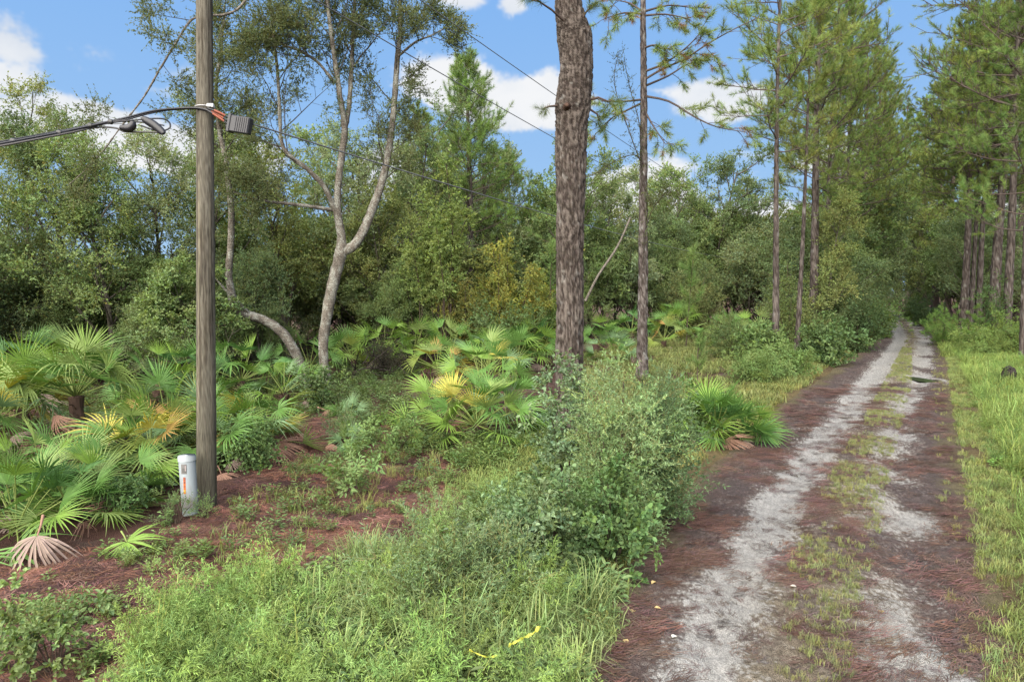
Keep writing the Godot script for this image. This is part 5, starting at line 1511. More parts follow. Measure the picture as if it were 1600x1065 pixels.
# ---------------------------------------------------------------- shrubs and saplings
func bush(called: String, at: Vector3, tall: float, wide: float, leaf: Mesh, size: float, col: Color, stems: int, sprays: int, seed_: int, label: String, bare := 0.15, category := "shrub") -> void:
	rng.seed = seed_
	var o := stand(called, on_ground(at), label, category)
	var t := Growth.new()
	var bark := Color(0.13, 0.10, 0.075)
	for k in stems:
		var q := TAU * k / stems + rf(-0.5, 0.5)
		var reach := wide * 0.5 * sqrt(rng.randf())
		var h := tall * rf(0.65, 1.05) * (1.0 - 0.35 * pow(reach / (wide * 0.5 + 0.01), 2.0))
		var top := Vector3(cos(q) * reach, h, sin(q) * reach)
		var p := smooth(PackedVector3Array([Vector3(cos(q), 0, sin(q)) * 0.06 * wide, top * 0.45 + Vector3(0, h * 0.06, 0) + rdir() * 0.05 * h, top]), 4)
		var r := 0.006 + h * 0.006
		t.limbs.tube(p, taper(p.size(), r, r * 0.3), 5, bark)
		var per := maxi(1, sprays / stems)
		for j in per:
			var g := bare + (1.0 - bare) * (j + rng.randf()) / per
			var a := along(p, g)
			var d: Vector3 = (a[1] * 0.5 + rdir() + Vector3(0, 0.35, 0)).normalized()
			var off: Vector3 = d * size * rf(0.0, 0.5)
			t.at.append(Transform3D(basis_y(d, rf(0, TAU), size * rf(0.7, 1.2)), a[0] + off))
			t.tint.append(vary(col, 0.22))
	if t.limbs.v.size(): part("stems", t.limbs.mesh(), M.bark, o, "stuff")
	many("leaves", leaf, M.leaf, t.at, t.tint, o)

func build_shrubs() -> void:
	var silver := Color(0.20, 0.25, 0.14)
	var weed := Color(0.13, 0.195, 0.06)
	var rows := [
		[Vector3(1.282, 0.000, -8.457), 2.12, 1.11, S.fine[0], 1.0, Color(0.25, 0.36, 0.17), 15, 270, "large silvery-green fine-leaved shrub in front of the thick pine trunk's right side", 0.1],
		[Vector3(1.846, 0.000, -8.835), 1.81, 0.70, S.fine[1], 1.0, Color(0.130, 0.208, 0.098), 10, 230, "darker green fine-leaved shrub between the silvery one and the lane", 0.1],
		[Vector3(0.766, 0.000, -9.413), 2.48, 0.71, S.round[0], 0.9, Color(0.182, 0.260, 0.143), 5, 75, "tall spindly shrub growing up the front of the thick pine trunk", 0.3],
		[Vector3(0.384, 0.000, -7.247), 1.00, 0.82, S.round[1], 0.85, Color(0.169, 0.254, 0.117), 10, 130, "round-leaved weedy shrub below the thick pine", 0.1],
		[Vector3(0.000, 0.000, -6.775), 0.93, 1.08, S.round[0], 0.8, Color(0.195, 0.286, 0.156), 12, 130, "pale blue-green weedy shrub in the middle of the front growth", 0.05],
		[Vector3(-0.586, 0.000, -6.049), 0.75, 1.25, S.fine[0], 0.95, Color(0.195, 0.273, 0.130), 14, 190, "grey-green weedy bush in the centre of the front growth", 0.05],
		[Vector3(1.120, 0.000, -7.508), 0.99, 0.70, S.round[1], 0.9, Color(0.130, 0.221, 0.085), 9, 90, "leafy green weed leaning out at the edge of the lane", 0.05],
		[Vector3(-3.704, 0.000, -5.317), 0.59, 0.60, S.round[0], 0.7, Color(0.21, 0.29, 0.12), 9, 30, "young shrub with upright pale shoots in the near left corner", 0.1],
		[Vector3(-4.067, 0.000, -5.411), 0.30, 0.35, S.round[1], 0.65, Color(0.2, 0.28, 0.11), 5, 14, "smaller shrub seedling in the near left corner", 0.1],
		[Vector3(3.708, 0.000, -14.046), 1.02, 0.72, S.round[0], 0.9, Color(0.12, 0.20, 0.065), 7, 46, "dark round-leaved vine heaped over the left of the palmetto beside the lane", 0.05],
		[Vector3(3.563, 0.000, -15.995), 1.30, 0.75, S.fine[1], 1.0, Color(0.17, 0.23, 0.10), 6, 50, "loose leafy shrub behind the fine-leaved shrubs, left of the leaning palmetto", 0.1],
		[Vector3(-4.462, 0.000, -11.650), 0.67, 0.87, S.round[0], 0.8, Color(0.14, 0.225, 0.085), 8, 60, "low dark leafy shrub at the right foot of the pole", 0.05],
		[Vector3(-6.638, 0.000, -11.047), 0.64, 0.83, S.round[1], 0.8, Color(0.104, 0.182, 0.065), 7, 50, "dark leafy shrub under the tall palmetto", 0.05],
		[Vector3(-5.223, 0.000, -9.011), 0.38, 0.42, S.round[0], 0.6, Color(0.111, 0.189, 0.072), 6, 40, "small dark shrub right of the near palmettos", 0.05],
		[Vector3(-4.487, 0.000, -8.935), 0.40, 0.42, S.fine[0], 0.5, Color(0.18, 0.27, 0.12), 6, 24, "small feathery weed at the foot of the marker post", 0.0],
		[Vector3(-4.196, 0.000, -9.089), 0.24, 0.22, S.fine[1], 0.4, Color(0.19, 0.28, 0.11), 4, 12, "tiny weed in front of the pole's foot", 0.0],
		[Vector3(-2.380, 0.000, -10.166), 0.46, 0.76, S.herb[0], 1.0, Color(0.169, 0.260, 0.098), 6, 26, "low round-leaved weed alone on the bare red litter", 0.0],
		[Vector3(-2.809, 0.000, -12.564), 0.36, 1.06, S.herb[1], 1.1, Color(0.156, 0.254, 0.091), 7, 34, "patch of bright low weed at the back of the bare litter", 0.0],
		[Vector3(-2.238, 0.000, -13.075), 0.50, 1.10, S.herb[0], 1.1, Color(0.169, 0.260, 0.091), 7, 34, "bright weed left of the big pale-green palmetto", 0.0],
		[Vector3(-3.439, 0.000, -13.924), 0.67, 0.78, S.fine[1], 0.8, Color(0.156, 0.227, 0.111), 5, 30, "small grey weed left of the bright weed", 0.0],
		[Vector3(-0.224, 0.000, -29.731), 5.03, 4.18, S.broad[1], 0.9, Color(0.255, 0.28, 0.075), 16, 420, "rounded yellow-green bush with orange tips left of the thick pine", 0.1],
		[Vector3(-2.184, 0.000, -29.731), 4.84, 2.51, S.broad[1], 0.9, Color(0.24, 0.255, 0.085), 10, 200, "smaller yellowing bush beside the rounded yellow-green one", 0.1],
		[Vector3(1.477, 0.000, -32.697), 4.32, 2.76, S.broad[0], 1.0, Color(0.195, 0.247, 0.065), 9, 110, "olive bush tucked behind the thick pine's left side", 0.1],
		[Vector3(-0.266, 0.000, -28.195), 2.57, 3.96, S.oak_big[0], 1.2, Color(0.117, 0.169, 0.065), 12, 120, "dark bush below the rounded yellow-green one", 0.0],
		[Vector3(11.811, 0.000, -44.110), 4.54, 3.51, S.oak_big[1], 1.2, Color(0.176, 0.208, 0.085), 12, 170, "round olive bush at the back of the grassy opening", 0.0],
		[Vector3(11.134, 0.000, -49.404), 3.79, 3.24, S.oak_big[0], 1.2, Color(0.143, 0.189, 0.078), 10, 110, "dark green bush beside the round olive one", 0.0],
		[Vector3(10.361, 0.000, -31.443), 1.63, 1.77, S.fine[0], 2.2, Color(0.156, 0.221, 0.091), 8, 90, "shrub hung with creepers left of the first roadside pine", 0.0],
		[Vector3(10.440, 0.000, -28.195), 1.52, 1.19, S.round[0], 2.0, Color(0.143, 0.215, 0.078), 8, 90, "creeper-covered shrub around the first roadside pine", 0.0],
		[Vector3(9.946, 0.000, -24.406), 0.97, 2.52, S.herb[0], 1.25, Color(0.16, 0.245, 0.085), 14, 150, "bright leafy weeds under the first roadside pines", 0.0],
		[Vector3(8.259, 0.000, -23.028), 0.83, 1.94, S.herb[2], 1.25, Color(0.165, 0.25, 0.085), 12, 130, "bright leafy weeds at the left of the roadside pines", 0.0],
		[Vector3(13.243, 0.000, -28.689), 1.22, 1.88, S.round[1], 2.0, Color(0.124, 0.195, 0.078), 10, 110, "rounded green shrub at the edge of the lane under the pines", 0.0],
		[Vector3(17.981, 0.000, -35.529), 3.20, 3.00, S.oak_big[0], 1.1, Color(0.078, 0.124, 0.052), 14, 190, "dark thicket bush crowding the lane on its left", 0.0],
		[Vector3(16.844, 0.000, -35.529), 3.27, 2.33, S.oak_big[1], 1.0, Color(0.111, 0.156, 0.065), 12, 150, "bush hung with vines behind the rounded roadside shrub", 0.0],
		[Vector3(14.402, 0.000, -32.697), 1.72, 1.38, S.oak_big[1], 1.0, Color(0.143, 0.182, 0.065), 9, 90, "yellowish bush around the stout roadside pine", 0.0],
		[Vector3(24.354, 0.000, -45.325), 2.47, 1.70, S.oak_big[0], 1.3, Color(0.143, 0.221, 0.065), 9, 90, "green bush where the left verge narrows", 0.0],
		[Vector3(13.650, 0.000, -34.055), 4.84, 1.44, S.oak_big[0], 0.9, Color(0.169, 0.221, 0.078), 8, 90, "slim leafy sapling between the first two roadside pines", 0.1],
		[Vector3(25.090, 0.000, -39.837), 2.10, 3.36, S.tuft_far[0], 0.8, Color(0.156, 0.260, 0.072), 16, 150, "feathery bright green scrub at the right of the lane", 0.0],
		[Vector3(24.520, 0.000, -36.721), 2.52, 3.44, S.tuft_far[0], 0.8, Color(0.150, 0.247, 0.065), 16, 160, "taller feathery scrub right of the lane below the trunks", 0.0],
		[Vector3(26.143, 0.000, -36.721), 1.14, 2.75, S.oak_big[0], 0.9, Color(0.182, 0.247, 0.058), 12, 120, "yellow-green scrub at the foot of the right-hand pines", 0.0],
		[Vector3(21.905, 0.000, -31.443), 1.25, 2.65, S.herb[2], 1.2, Color(0.18, 0.26, 0.08), 12, 130, "leafy weeds in front of the right-hand scrub", 0.0],
		[Vector3(23.622, 0.000, -31.443), 2.37, 2.65, S.oak_big[1], 0.9, Color(0.156, 0.234, 0.065), 12, 120, "bushy scrub at the right edge behind the tall grass", 0.0],
		[Vector3(36.337, 0.000, -60.232), 2.71, 2.82, S.oak_far[0], 0.9, Color(0.078, 0.130, 0.058), 10, 90, "dark bush leaning over the right side of the lane's far end", 0.0],
		[Vector3(40.406, 0.000, -69.049), 2.65, 2.59, S.oak_far[1], 0.9, Color(0.117, 0.195, 0.065), 9, 80, "green bush at the inside of the lane's far bend", 0.0],
		[Vector3(25.832, 0.000, -36.721), 3.95, 1.03, S.oak_big[0], 0.9, Color(0.091, 0.156, 0.058), 6, 70, "vine-wrapped sapling against the thick trunk right of the lane", 0.0],
		[Vector3(-3.026, 0.000, -29.201), 8.66, 3.15, S.broad[0], 1.05, Color(0.23, 0.30, 0.10), 8, 190, "bright yellow-green sapling standing out from the dark forest", 0.45],
		[Vector3(-4.060, 0.000, -29.731), 7.35, 1.81, S.broad[0], 1.0, Color(0.22, 0.29, 0.10), 5, 80, "smaller bright sapling left of the taller one", 0.5],
		[Vector3(-4.627, 0.000, -24.776), 1.27, 2.21, S.oak[0], 0.75, Color(0.06, 0.058, 0.045), 14, 190, "heap of dead dark brush in the clearing", 0.05],
		[Vector3(-5.040, 0.000, -17.749), 1.10, 0.83, S.round[0], 1.2, Color(0.130, 0.195, 0.078), 6, 44, "leafy sprout between the feet of the two oaks", 0.05],
		[Vector3(-27.973, 0.000, 111.064), -6.16, -4.16, S.tuft_mid[0], 1.0, Color(0.156, 0.260, 0.078), 1, 0, "", 0.0],
		[Vector3(-1.120, 0.000, -5.766), 0.58, 1.03, S.feather[0], 1.0, Color(0.208, 0.305, 0.078), 6, 0, "", 0.0],
	]
	var k := 0
	for r in rows:
		if r[8] != "":
			var cat := "sapling" if "sapling" in r[8] else "shrub"
			bush(cat, r[0], r[1], r[2], r[3], r[4], r[5], r[6], r[7], 1100 + k, r[8], r[9], cat)
		k += 1
	# young pines that hold their needles in brushes
	for y in [["young bright green pine in the grassy opening", Vector3(6.216, 0.000, -22.707), 1.6, 0.9], ["young pine with a tufted top in front of the forest right of the slim pine", Vector3(9.394, 0.000, -36.721), 4.6, 1.9], ["young pine brush showing left of the thick pine", Vector3(1.776, 0.000, -31.443), 5.4, 1.7]]:
		rng.seed = 1300 + int(y[2] * 10)
		var o := stand("young_pine", on_ground(y[1]), y[0], "sapling")
		var t := Growth.new()
		var p := shoot(Vector3.ZERO, Vector3.UP, y[2], 6, 0.06, 0.2)
		t.trunk.tube(p, taper(7, 0.01 + y[2] * 0.007, 0.01), 7, Color(0.14, 0.11, 0.08))
		for j in 16:
			var a := along(p, 0.25 + 0.75 * j / 15.0)
			var d := (rdir() * 0.9 + Vector3(0, 0.8, 0)).normalized()
			var w := shoot(a[0], d, y[2] * rf(0.08, 0.2), 2, 0.1, 0.3)
			t.limbs.tube(w, taper(3, 0.012, 0.008), 4, Color(0.14, 0.11, 0.08))
			for e in 2:
				t.at.append(Transform3D(basis_y(((w[2] - w[1]).normalized() + rdir() * 0.3).normalized(), rf(0, TAU), y[3] * rf(0.8, 1.2)), w[2 - e]))
				t.tint.append(vary(Color(0.13, 0.21, 0.06), 0.2))
		raise_plant(t, o, S.tuft_mid[0], M.needle, M.bark)

# ---------------------------------------------------------------- what covers the ground
func cover(called: String, label: String, parts: Array, mat: Material, poly: PackedVector2Array, count: int, size: Vector2, col: Color, jit: float, patch: float, on_road := false, edge := 0.0, align := -9.0, flat := 1.0) -> void:
	var o := stand(called, Vector3.ZERO, label, called.replace("_", " "), "", "stuff")
	var lo := poly[0]
	var hi := poly[0]
	for q in poly:
		lo = lo.min(q); hi = hi.max(q)
	var at := []
	var tint := []
	for m in parts:
		var a: Array[Transform3D] = []
		at.append(a)
		tint.append(PackedColorArray())
	var tries := 0
	var n := 0
	while n < count and tries < count * 12:
		tries += 1
		var x := rf(lo.x, hi.x)
		var z := rf(lo.y, hi.y)
		if not Geometry2D.is_point_in_polygon(Vector2(x, z), poly):
			continue
		var inside := road_share(x, z)
		if not on_road and inside > edge + rf(-0.12, 0.12) + (grain.get_noise_2d(x * 0.9, z * 0.9) + grain.get_noise_2d(x * 3.1, z * 3.1) * 0.6) * 0.9:
			continue
		if patch > 0.0:
			var m := grain.get_noise_2d(x * 0.55 + count, z * 0.55) + grain.get_noise_2d(x * 2.1, z * 2.1 + count) * 0.5
			if m < rf(-0.5, 0.5) * 0.5 + (patch - 0.5):
				continue
		if inside > 0.3 and align > -5.0:
			var lr := table(LEFT_RUT, -z)
			var rr := table(RIGHT_RUT, -z)
			if rng.randf() < 0.92 * exp(-pow((x - lr) / 0.42, 4.0)) + 0.75 * exp(-pow((x - rr) / 0.45, 4.0)):
				continue
		var y := height(x, z)
		if inside > 0.05:
			y = road_height(x, z, table(LEFT_RUT, -z), table(RIGHT_RUT, -z))
		var turn := rf(0, TAU) if align < -5.0 else align + rf(-0.35, 0.35) + (PI if rng.randf() > 0.5 else 0.0)
		var s := rf(size.x, size.y)
		var b := Basis(Vector3.UP, turn) * Basis(Vector3(1, 0, 0), rf(-0.12, 0.12))
		var j := rng.randi() % parts.size()
		at[j].append(Transform3D(b.scaled(Vector3(s, s * rf(0.85, 1.15) * flat, s)), Vector3(x, y, z)))
		tint[j].append(vary(col, jit))
		n += 1
	for j in parts.size():
		if at[j].size():
			many(["tuft", "tuft", "tuft"][j % 3], parts[j], mat, at[j], tint[j], o)

func build_ground_cover() -> void:
	rng.seed = 1500
	var lawn := Color(0.215, 0.225, 0.075)
	var bright := Color(0.20, 0.27, 0.075)
	# right verge
	cover("grass", "short yellow-green grass on the right verge", S.grass, M.grass, PackedVector2Array([Vector2(3.55, -4.78), Vector2(20.13, -31.44), Vector2(26.26, -41.34), Vector2(22.50, -31.44), Vector2(8.56, -10.68), Vector2(4.30, -4.78)]), 11000, Vector2(0.3, 0.75), Color(0.19, 0.235, 0.08), 0.4, 0.24, false, 0.28)
	cover("tall_grass", "tall bright grass along the right edge of the view", S.tall_grass, M.grass, PackedVector2Array([Vector2(4.05, -4.93), Vector2(8.00, -10.68), Vector2(15.33, -22.71), Vector2(20.72, -31.44), Vector2(28.32, -36.72), Vector2(18.84, -19.93), Vector2(5.06, -4.93)]), 4600, Vector2(0.35, 0.95), bright, 0.4, 0.3, false, -0.55)
	cover("grass", "far grass on both sides of the lane's bend", S.far_grass, M.grass, PackedVector2Array([Vector2(20.07, -31.44), Vector2(31.66, -50.93), Vector2(39.78, -66.28), Vector2(43.51, -66.28), Vector2(32.32, -44.11), Vector2(24.27, -31.44)]), 1500, Vector2(0.7, 1.3), bright, 0.25, 0.15, false, 0.1)
	cover("grass", "sparse grass creeping into the right edge of the lane", S.grass, M.grass, PackedVector2Array([Vector2(3.27, -4.78), Vector2(6.04, -9.41), Vector2(19.39, -31.44), Vector2(25.23, -38.89), Vector2(6.85, -9.41), Vector2(3.83, -4.78)]), 1500, Vector2(0.2, 0.5), Color(0.21, 0.22, 0.085), 0.35, 0.45, false, 0.75)
	cover("mixed_weeds", "mixed leafy weeds among the tall grass of the right verge", [S.herb[1], S.feather[2], S.herb[2]], M.leaf, PackedVector2Array([Vector2(3.86, -4.93), Vector2(6.94, -9.41), Vector2(13.56, -19.93), Vector2(20.72, -31.44), Vector2(27.48, -34.78), Vector2(13.96, -13.35), Vector2(5.30, -4.93)]), 700, Vector2(0.5, 1.15), Color(0.175, 0.275, 0.085), 0.35, 0.4, false, -0.5)
	# left verge, from the front to the bend
	cover("grass", "short grass fringe along the left edge of the lane", S.grass, M.grass, PackedVector2Array([Vector2(0.00, -4.78), Vector2(1.70, -8.41), Vector2(3.59, -12.56), Vector2(7.29, -18.56), Vector2(13.51, -28.69), Vector2(24.27, -45.32), Vector2(26.78, -50.93), Vector2(16.23, -36.72), Vector2(7.02, -21.23), Vector2(3.44, -13.92), Vector2(1.44, -9.41), Vector2(-0.47, -4.78)]), 8500, Vector2(0.4, 1.0), lawn, 0.3, 0.34, false, 0.26)
	cover("grass", "grass of the sunny opening right of the thick pine", S.far_grass, M.grass, PackedVector2Array([Vector2(1.68, -17.75), Vector2(3.70, -13.92), Vector2(7.29, -18.56), Vector2(14.13, -30.00), Vector2(25.98, -49.40), Vector2(15.54, -41.34), Vector2(8.70, -44.11), Vector2(2.96, -31.44)]), 2600, Vector2(0.5, 1.0), Color(0.17, 0.20, 0.07), 0.25, 0.4, false, 0.05)
	cover("grass", "grass between the ruts of the lane", S.grass, M.grass, PackedVector2Array([Vector2(1.78, -4.78), Vector2(3.00, -7.25), Vector2(5.45, -11.44), Vector2(10.74, -19.93), Vector2(21.07, -36.72), Vector2(21.58, -36.72), Vector2(13.40, -22.71), Vector2(6.43, -11.44), Vector2(4.37, -7.99), Vector2(3.14, -6.11), Vector2(2.48, -4.78)]), 11000, Vector2(0.18, 0.42), Color(0.19, 0.21, 0.085), 0.35, 0.46, true)
	cover("grass", "far grass strip between the ruts", S.far_grass, M.grass, PackedVector2Array([Vector2(17.91, -31.44), Vector2(29.55, -50.93), Vector2(41.79, -73.67), Vector2(42.27, -73.67), Vector2(30.13, -50.93), Vector2(18.59, -31.44)]), 260, Vector2(0.25, 0.4), Color(0.17, 0.18, 0.06), 0.25, 0.2, true)
	# the growth in front
	cover("feathery_weeds", "feathery yellow-green weeds filling the front of the view", S.feather, M.grass, PackedVector2Array([Vector2(-2.85, -4.78), Vector2(-3.08, -5.77), Vector2(-2.95, -6.49), Vector2(-2.36, -6.78), Vector2(-1.28, -6.63), Vector2(-0.52, -6.78), Vector2(0.20, -6.78), Vector2(0.59, -6.11), Vector2(0.40, -4.56), Vector2(-2.82, -4.56)]), 330, Vector2(0.45, 1.05), Color(0.225, 0.33, 0.10), 0.35, 0.42, false, -0.1)
	cover("feathery_weeds", "feathery weeds at the back edge of the front growth", S.feather, M.grass, PackedVector2Array([Vector2(-1.18, -8.19), Vector2(-0.99, -9.41), Vector2(-0.38, -10.01), Vector2(0.27, -9.41), Vector2(0.21, -7.25), Vector2(-0.70, -7.25)]), 34, Vector2(0.5, 0.95), Color(0.205, 0.30, 0.10), 0.22, 0.2)
	cover("tall_grass", "long grass blades among the front weeds", S.tall_grass, M.grass, PackedVector2Array([Vector2(-1.96, -4.78), Vector2(-2.28, -6.36), Vector2(-1.76, -7.60), Vector2(0.00, -7.25), Vector2(0.98, -6.36), Vector2(0.47, -4.78)]), 300, Vector2(0.5, 1.05), Color(0.20, 0.27, 0.10), 0.3, 0.4, false, -0.05)
	cover("grass", "grass under the front weeds", S.grass, M.grass, PackedVector2Array([Vector2(-2.86, -4.56), Vector2(-3.02, -5.77), Vector2(-2.49, -6.78), Vector2(-1.07, -6.93), Vector2(0.41, -7.08), Vector2(1.26, -7.25), Vector2(0.45, -4.56)]), 1300, Vector2(0.6, 1.3), Color(0.19, 0.235, 0.09), 0.4, 0.52, false, 0.1)
	cover("low_weeds", "low leafy weeds among the front growth", S.herb, M.leaf, PackedVector2Array([Vector2(-2.95, -4.56), Vector2(-3.14, -5.88), Vector2(-2.54, -6.93), Vector2(-1.12, -7.25), Vector2(-0.38, -10.01), Vector2(1.17, -12.32), Vector2(2.16, -9.41), Vector2(1.26, -7.25), Vector2(0.45, -4.56)]), 1000, Vector2(0.6, 1.35), Color(0.17, 0.25, 0.10), 0.35, 0.4, false, -0.05)
	cover("leafy_weeds", "mixed leafy sprigs standing among the front weeds", [S.round[0], S.fine[0], S.herb[2]], M.leaf, PackedVector2Array([Vector2(-2.68, -4.56), Vector2(-2.80, -5.77), Vector2(-2.32, -6.49), Vector2(-1.05, -6.78), Vector2(-0.18, -9.41), Vector2(0.82, -10.68), Vector2(1.74, -8.64), Vector2(1.26, -7.25), Vector2(0.45, -4.56)]), 420, Vector2(0.6, 1.15), Color(0.19, 0.285, 0.115), 0.35, 0.35, false, -0.05)
	# the clearing
	cover("low_weeds", "low green weeds at the back of the clearing", S.herb, M.leaf, PackedVector2Array([Vector2(-5.26, -16.83), Vector2(-1.88, -12.32), Vector2(-1.27, -13.35), Vector2(-3.01, -19.93), Vector2(-4.14, -31.44), Vector2(-8.29, -31.44), Vector2(-5.61, -21.23)]), 900, Vector2(0.6, 1.2), Color(0.12, 0.18, 0.07), 0.3, 0.35)
	cover("low_weeds", "scattered small weeds on the bare red litter", S.herb, M.leaf, PackedVector2Array([Vector2(-3.84, -7.25), Vector2(-4.14, -8.64), Vector2(-3.75, -12.32), Vector2(-1.32, -13.92), Vector2(-0.61, -10.68), Vector2(-1.94, -8.41), Vector2(-2.93, -7.60)]), 160, Vector2(0.35, 0.9), Color(0.13, 0.195, 0.075), 0.3, 0.52)
	cover("grass", "sparse grass blades on the bare red litter", S.grass, M.grass, PackedVector2Array([Vector2(-3.84, -7.25), Vector2(-4.14, -8.64), Vector2(-3.75, -12.32), Vector2(-1.32, -13.92), Vector2(-0.61, -10.68), Vector2(-1.94, -8.41), Vector2(-2.93, -7.60)]), 130, Vector2(0.6, 1.2), Color(0.16, 0.19, 0.06), 0.3, 0.45)
	cover("low_weeds", "weeds between the middle palmettos and the thick pine", S.herb, M.leaf, PackedVector2Array([Vector2(-1.74, -13.08), Vector2(-0.64, -11.24), Vector2(0.61, -10.68), Vector2(1.32, -13.92), Vector2(1.34, -17.75), Vector2(0.00, -14.55)]), 480, Vector2(0.6, 1.2), Color(0.13, 0.20, 0.065), 0.3, 0.3)
	cover("grass", "grass between the middle palmettos and the thick pine", S.grass, M.grass, PackedVector2Array([Vector2(-0.82, -10.68), Vector2(-0.27, -9.41), Vector2(1.02, -10.68), Vector2(1.59, -13.92), Vector2(0.83, -14.55), Vector2(-0.24, -12.81)]), 600, Vector2(0.8, 1.5), Color(0.16, 0.20, 0.06), 0.3, 0.3)
	cover("low_weeds", "leafy ground cover under the left palmettos", S.herb, M.leaf, PackedVector2Array([Vector2(-9.38, -10.68), Vector2(-7.30, -10.33), Vector2(-5.29, -9.70), Vector2(-4.37, -12.09), Vector2(-5.00, -16.00), Vector2(-6.86, -22.71), Vector2(-12.00, -22.71), Vector2(-15.46, -17.75)]), 1100, Vector2(0.7, 1.4), Color(0.11, 0.165, 0.065), 0.3, 0.3)
	cover("low_weeds", "weeds round the marker post and the near left corner", S.herb, M.leaf, PackedVector2Array([Vector2(-3.93, -4.78), Vector2(-5.04, -6.78), Vector2(-4.75, -7.60), Vector2(-5.05, -9.41), Vector2(-3.78, -8.19), Vector2(-3.44, -7.60), Vector2(-3.82, -6.36), Vector2(-3.04, -4.78)]), 110, Vector2(0.3, 0.75), Color(0.17, 0.25, 0.09), 0.3, 0.5)
	cover("undergrowth", "leafy undergrowth on the forest floor", [S.oak_big[0], S.round[0]], M.leaf, PackedVector2Array([Vector2(-25.33, -24.41), Vector2(-10.72, -22.71), Vector2(-4.74, -31.44), Vector2(3.66, -38.89), Vector2(15.75, -44.11), Vector2(18.28, -38.89), Vector2(31.08, -66.28), Vector2(6.91, -73.67), Vector2(-20.72, -55.19), Vector2(-45.59, -44.11)]), 2600, Vector2(0.6, 1.2), Color(0.13, 0.19, 0.075), 0.3, 0.2)
	cover("undergrowth", "leafy undergrowth below the right-hand pines", [S.oak_big[0], S.round[1]], M.leaf, PackedVector2Array([Vector2(23.66, -36.72), Vector2(32.52, -50.93), Vector2(48.35, -73.67), Vector2(56.51, -60.23), Vector2(25.33, -24.41), Vector2(20.89, -26.38)]), 900, Vector2(0.6, 1.2), Color(0.12, 0.175, 0.05), 0.3, 0.2)
	# fallen needles
	cover("fallen_needles", "rust-coloured pine needles over the near lane", S.litter, M.litter, PackedVector2Array([Vector2(0.14, -4.78), Vector2(1.40, -7.25), Vector2(4.57, -13.35), Vector2(10.29, -22.71), Vector2(14.58, -22.71), Vector2(7.13, -10.68), Vector2(5.20, -7.25), Vector2(3.74, -4.78)]), 3000, Vector2(0.7, 1.2), Color(0.135, 0.082, 0.068), 0.5, 0.6, true, 0.0, 0.2)
	cover("fallen_needles", "dark broken needles and twigs strewn over the sand of the ruts", S.litter, M.litter, PackedVector2Array([Vector2(0.93, -4.78), Vector2(1.96, -7.25), Vector2(5.33, -13.35), Vector2(11.15, -22.71), Vector2(13.93, -22.71), Vector2(6.83, -10.68), Vector2(4.89, -7.25), Vector2(3.37, -4.78)]), 900, Vector2(0.4, 0.8), Color(0.10, 0.07, 0.06), 0.4, 0.3, true)
	cover("fallen_needles", "rust-coloured pine needles over the bare litter of the clearing", S.litter, M.litter, PackedVector2Array([Vector2(-4.11, -4.56), Vector2(-6.58, -7.60), Vector2(-5.09, -7.79), Vector2(-4.31, -8.64), Vector2(-4.34, -12.32), Vector2(-4.70, -17.75), Vector2(-1.06, -13.92), Vector2(-0.20, -10.68), Vector2(-1.89, -8.19), Vector2(-3.08, -6.78), Vector2(-2.91, -4.56)]), 6500, Vector2(0.8, 1.4), Color(0.215, 0.112, 0.082), 0.55, 0.35)
	cover("fallen_needles", "dark old needles under the rusty ones in the clearing", S.litter, M.litter, PackedVector2Array([Vector2(-4.11, -4.56), Vector2(-6.58, -7.60), Vector2(-5.09, -7.79), Vector2(-4.31, -8.64), Vector2(-4.34, -12.32), Vector2(-4.70, -17.75), Vector2(-1.06, -13.92), Vector2(-0.20, -10.68), Vector2(-1.89, -8.19), Vector2(-3.08, -6.78), Vector2(-2.91, -4.56)]), 4200, Vector2(0.8, 1.5), Color(0.085, 0.045, 0.04), 0.4, 0.35)
	cover("fallen_leaves", "brown broken leaves scattered over the litter of the clearing and the near left corner", S.herb, M.dead, PackedVector2Array([Vector2(-3.76, -4.56), Vector2(-5.23, -6.78), Vector2(-4.97, -7.60), Vector2(-4.31, -8.64), Vector2(-4.34, -12.32), Vector2(-4.70, -17.75), Vector2(-1.06, -13.92), Vector2(-0.20, -10.68), Vector2(-1.89, -8.19), Vector2(-3.08, -6.78), Vector2(-2.91, -4.56)]), 300, Vector2(0.3, 0.55), Color(0.24, 0.15, 0.11), 0.5, 0.4, false, 0.0, -9.0, 0.12)

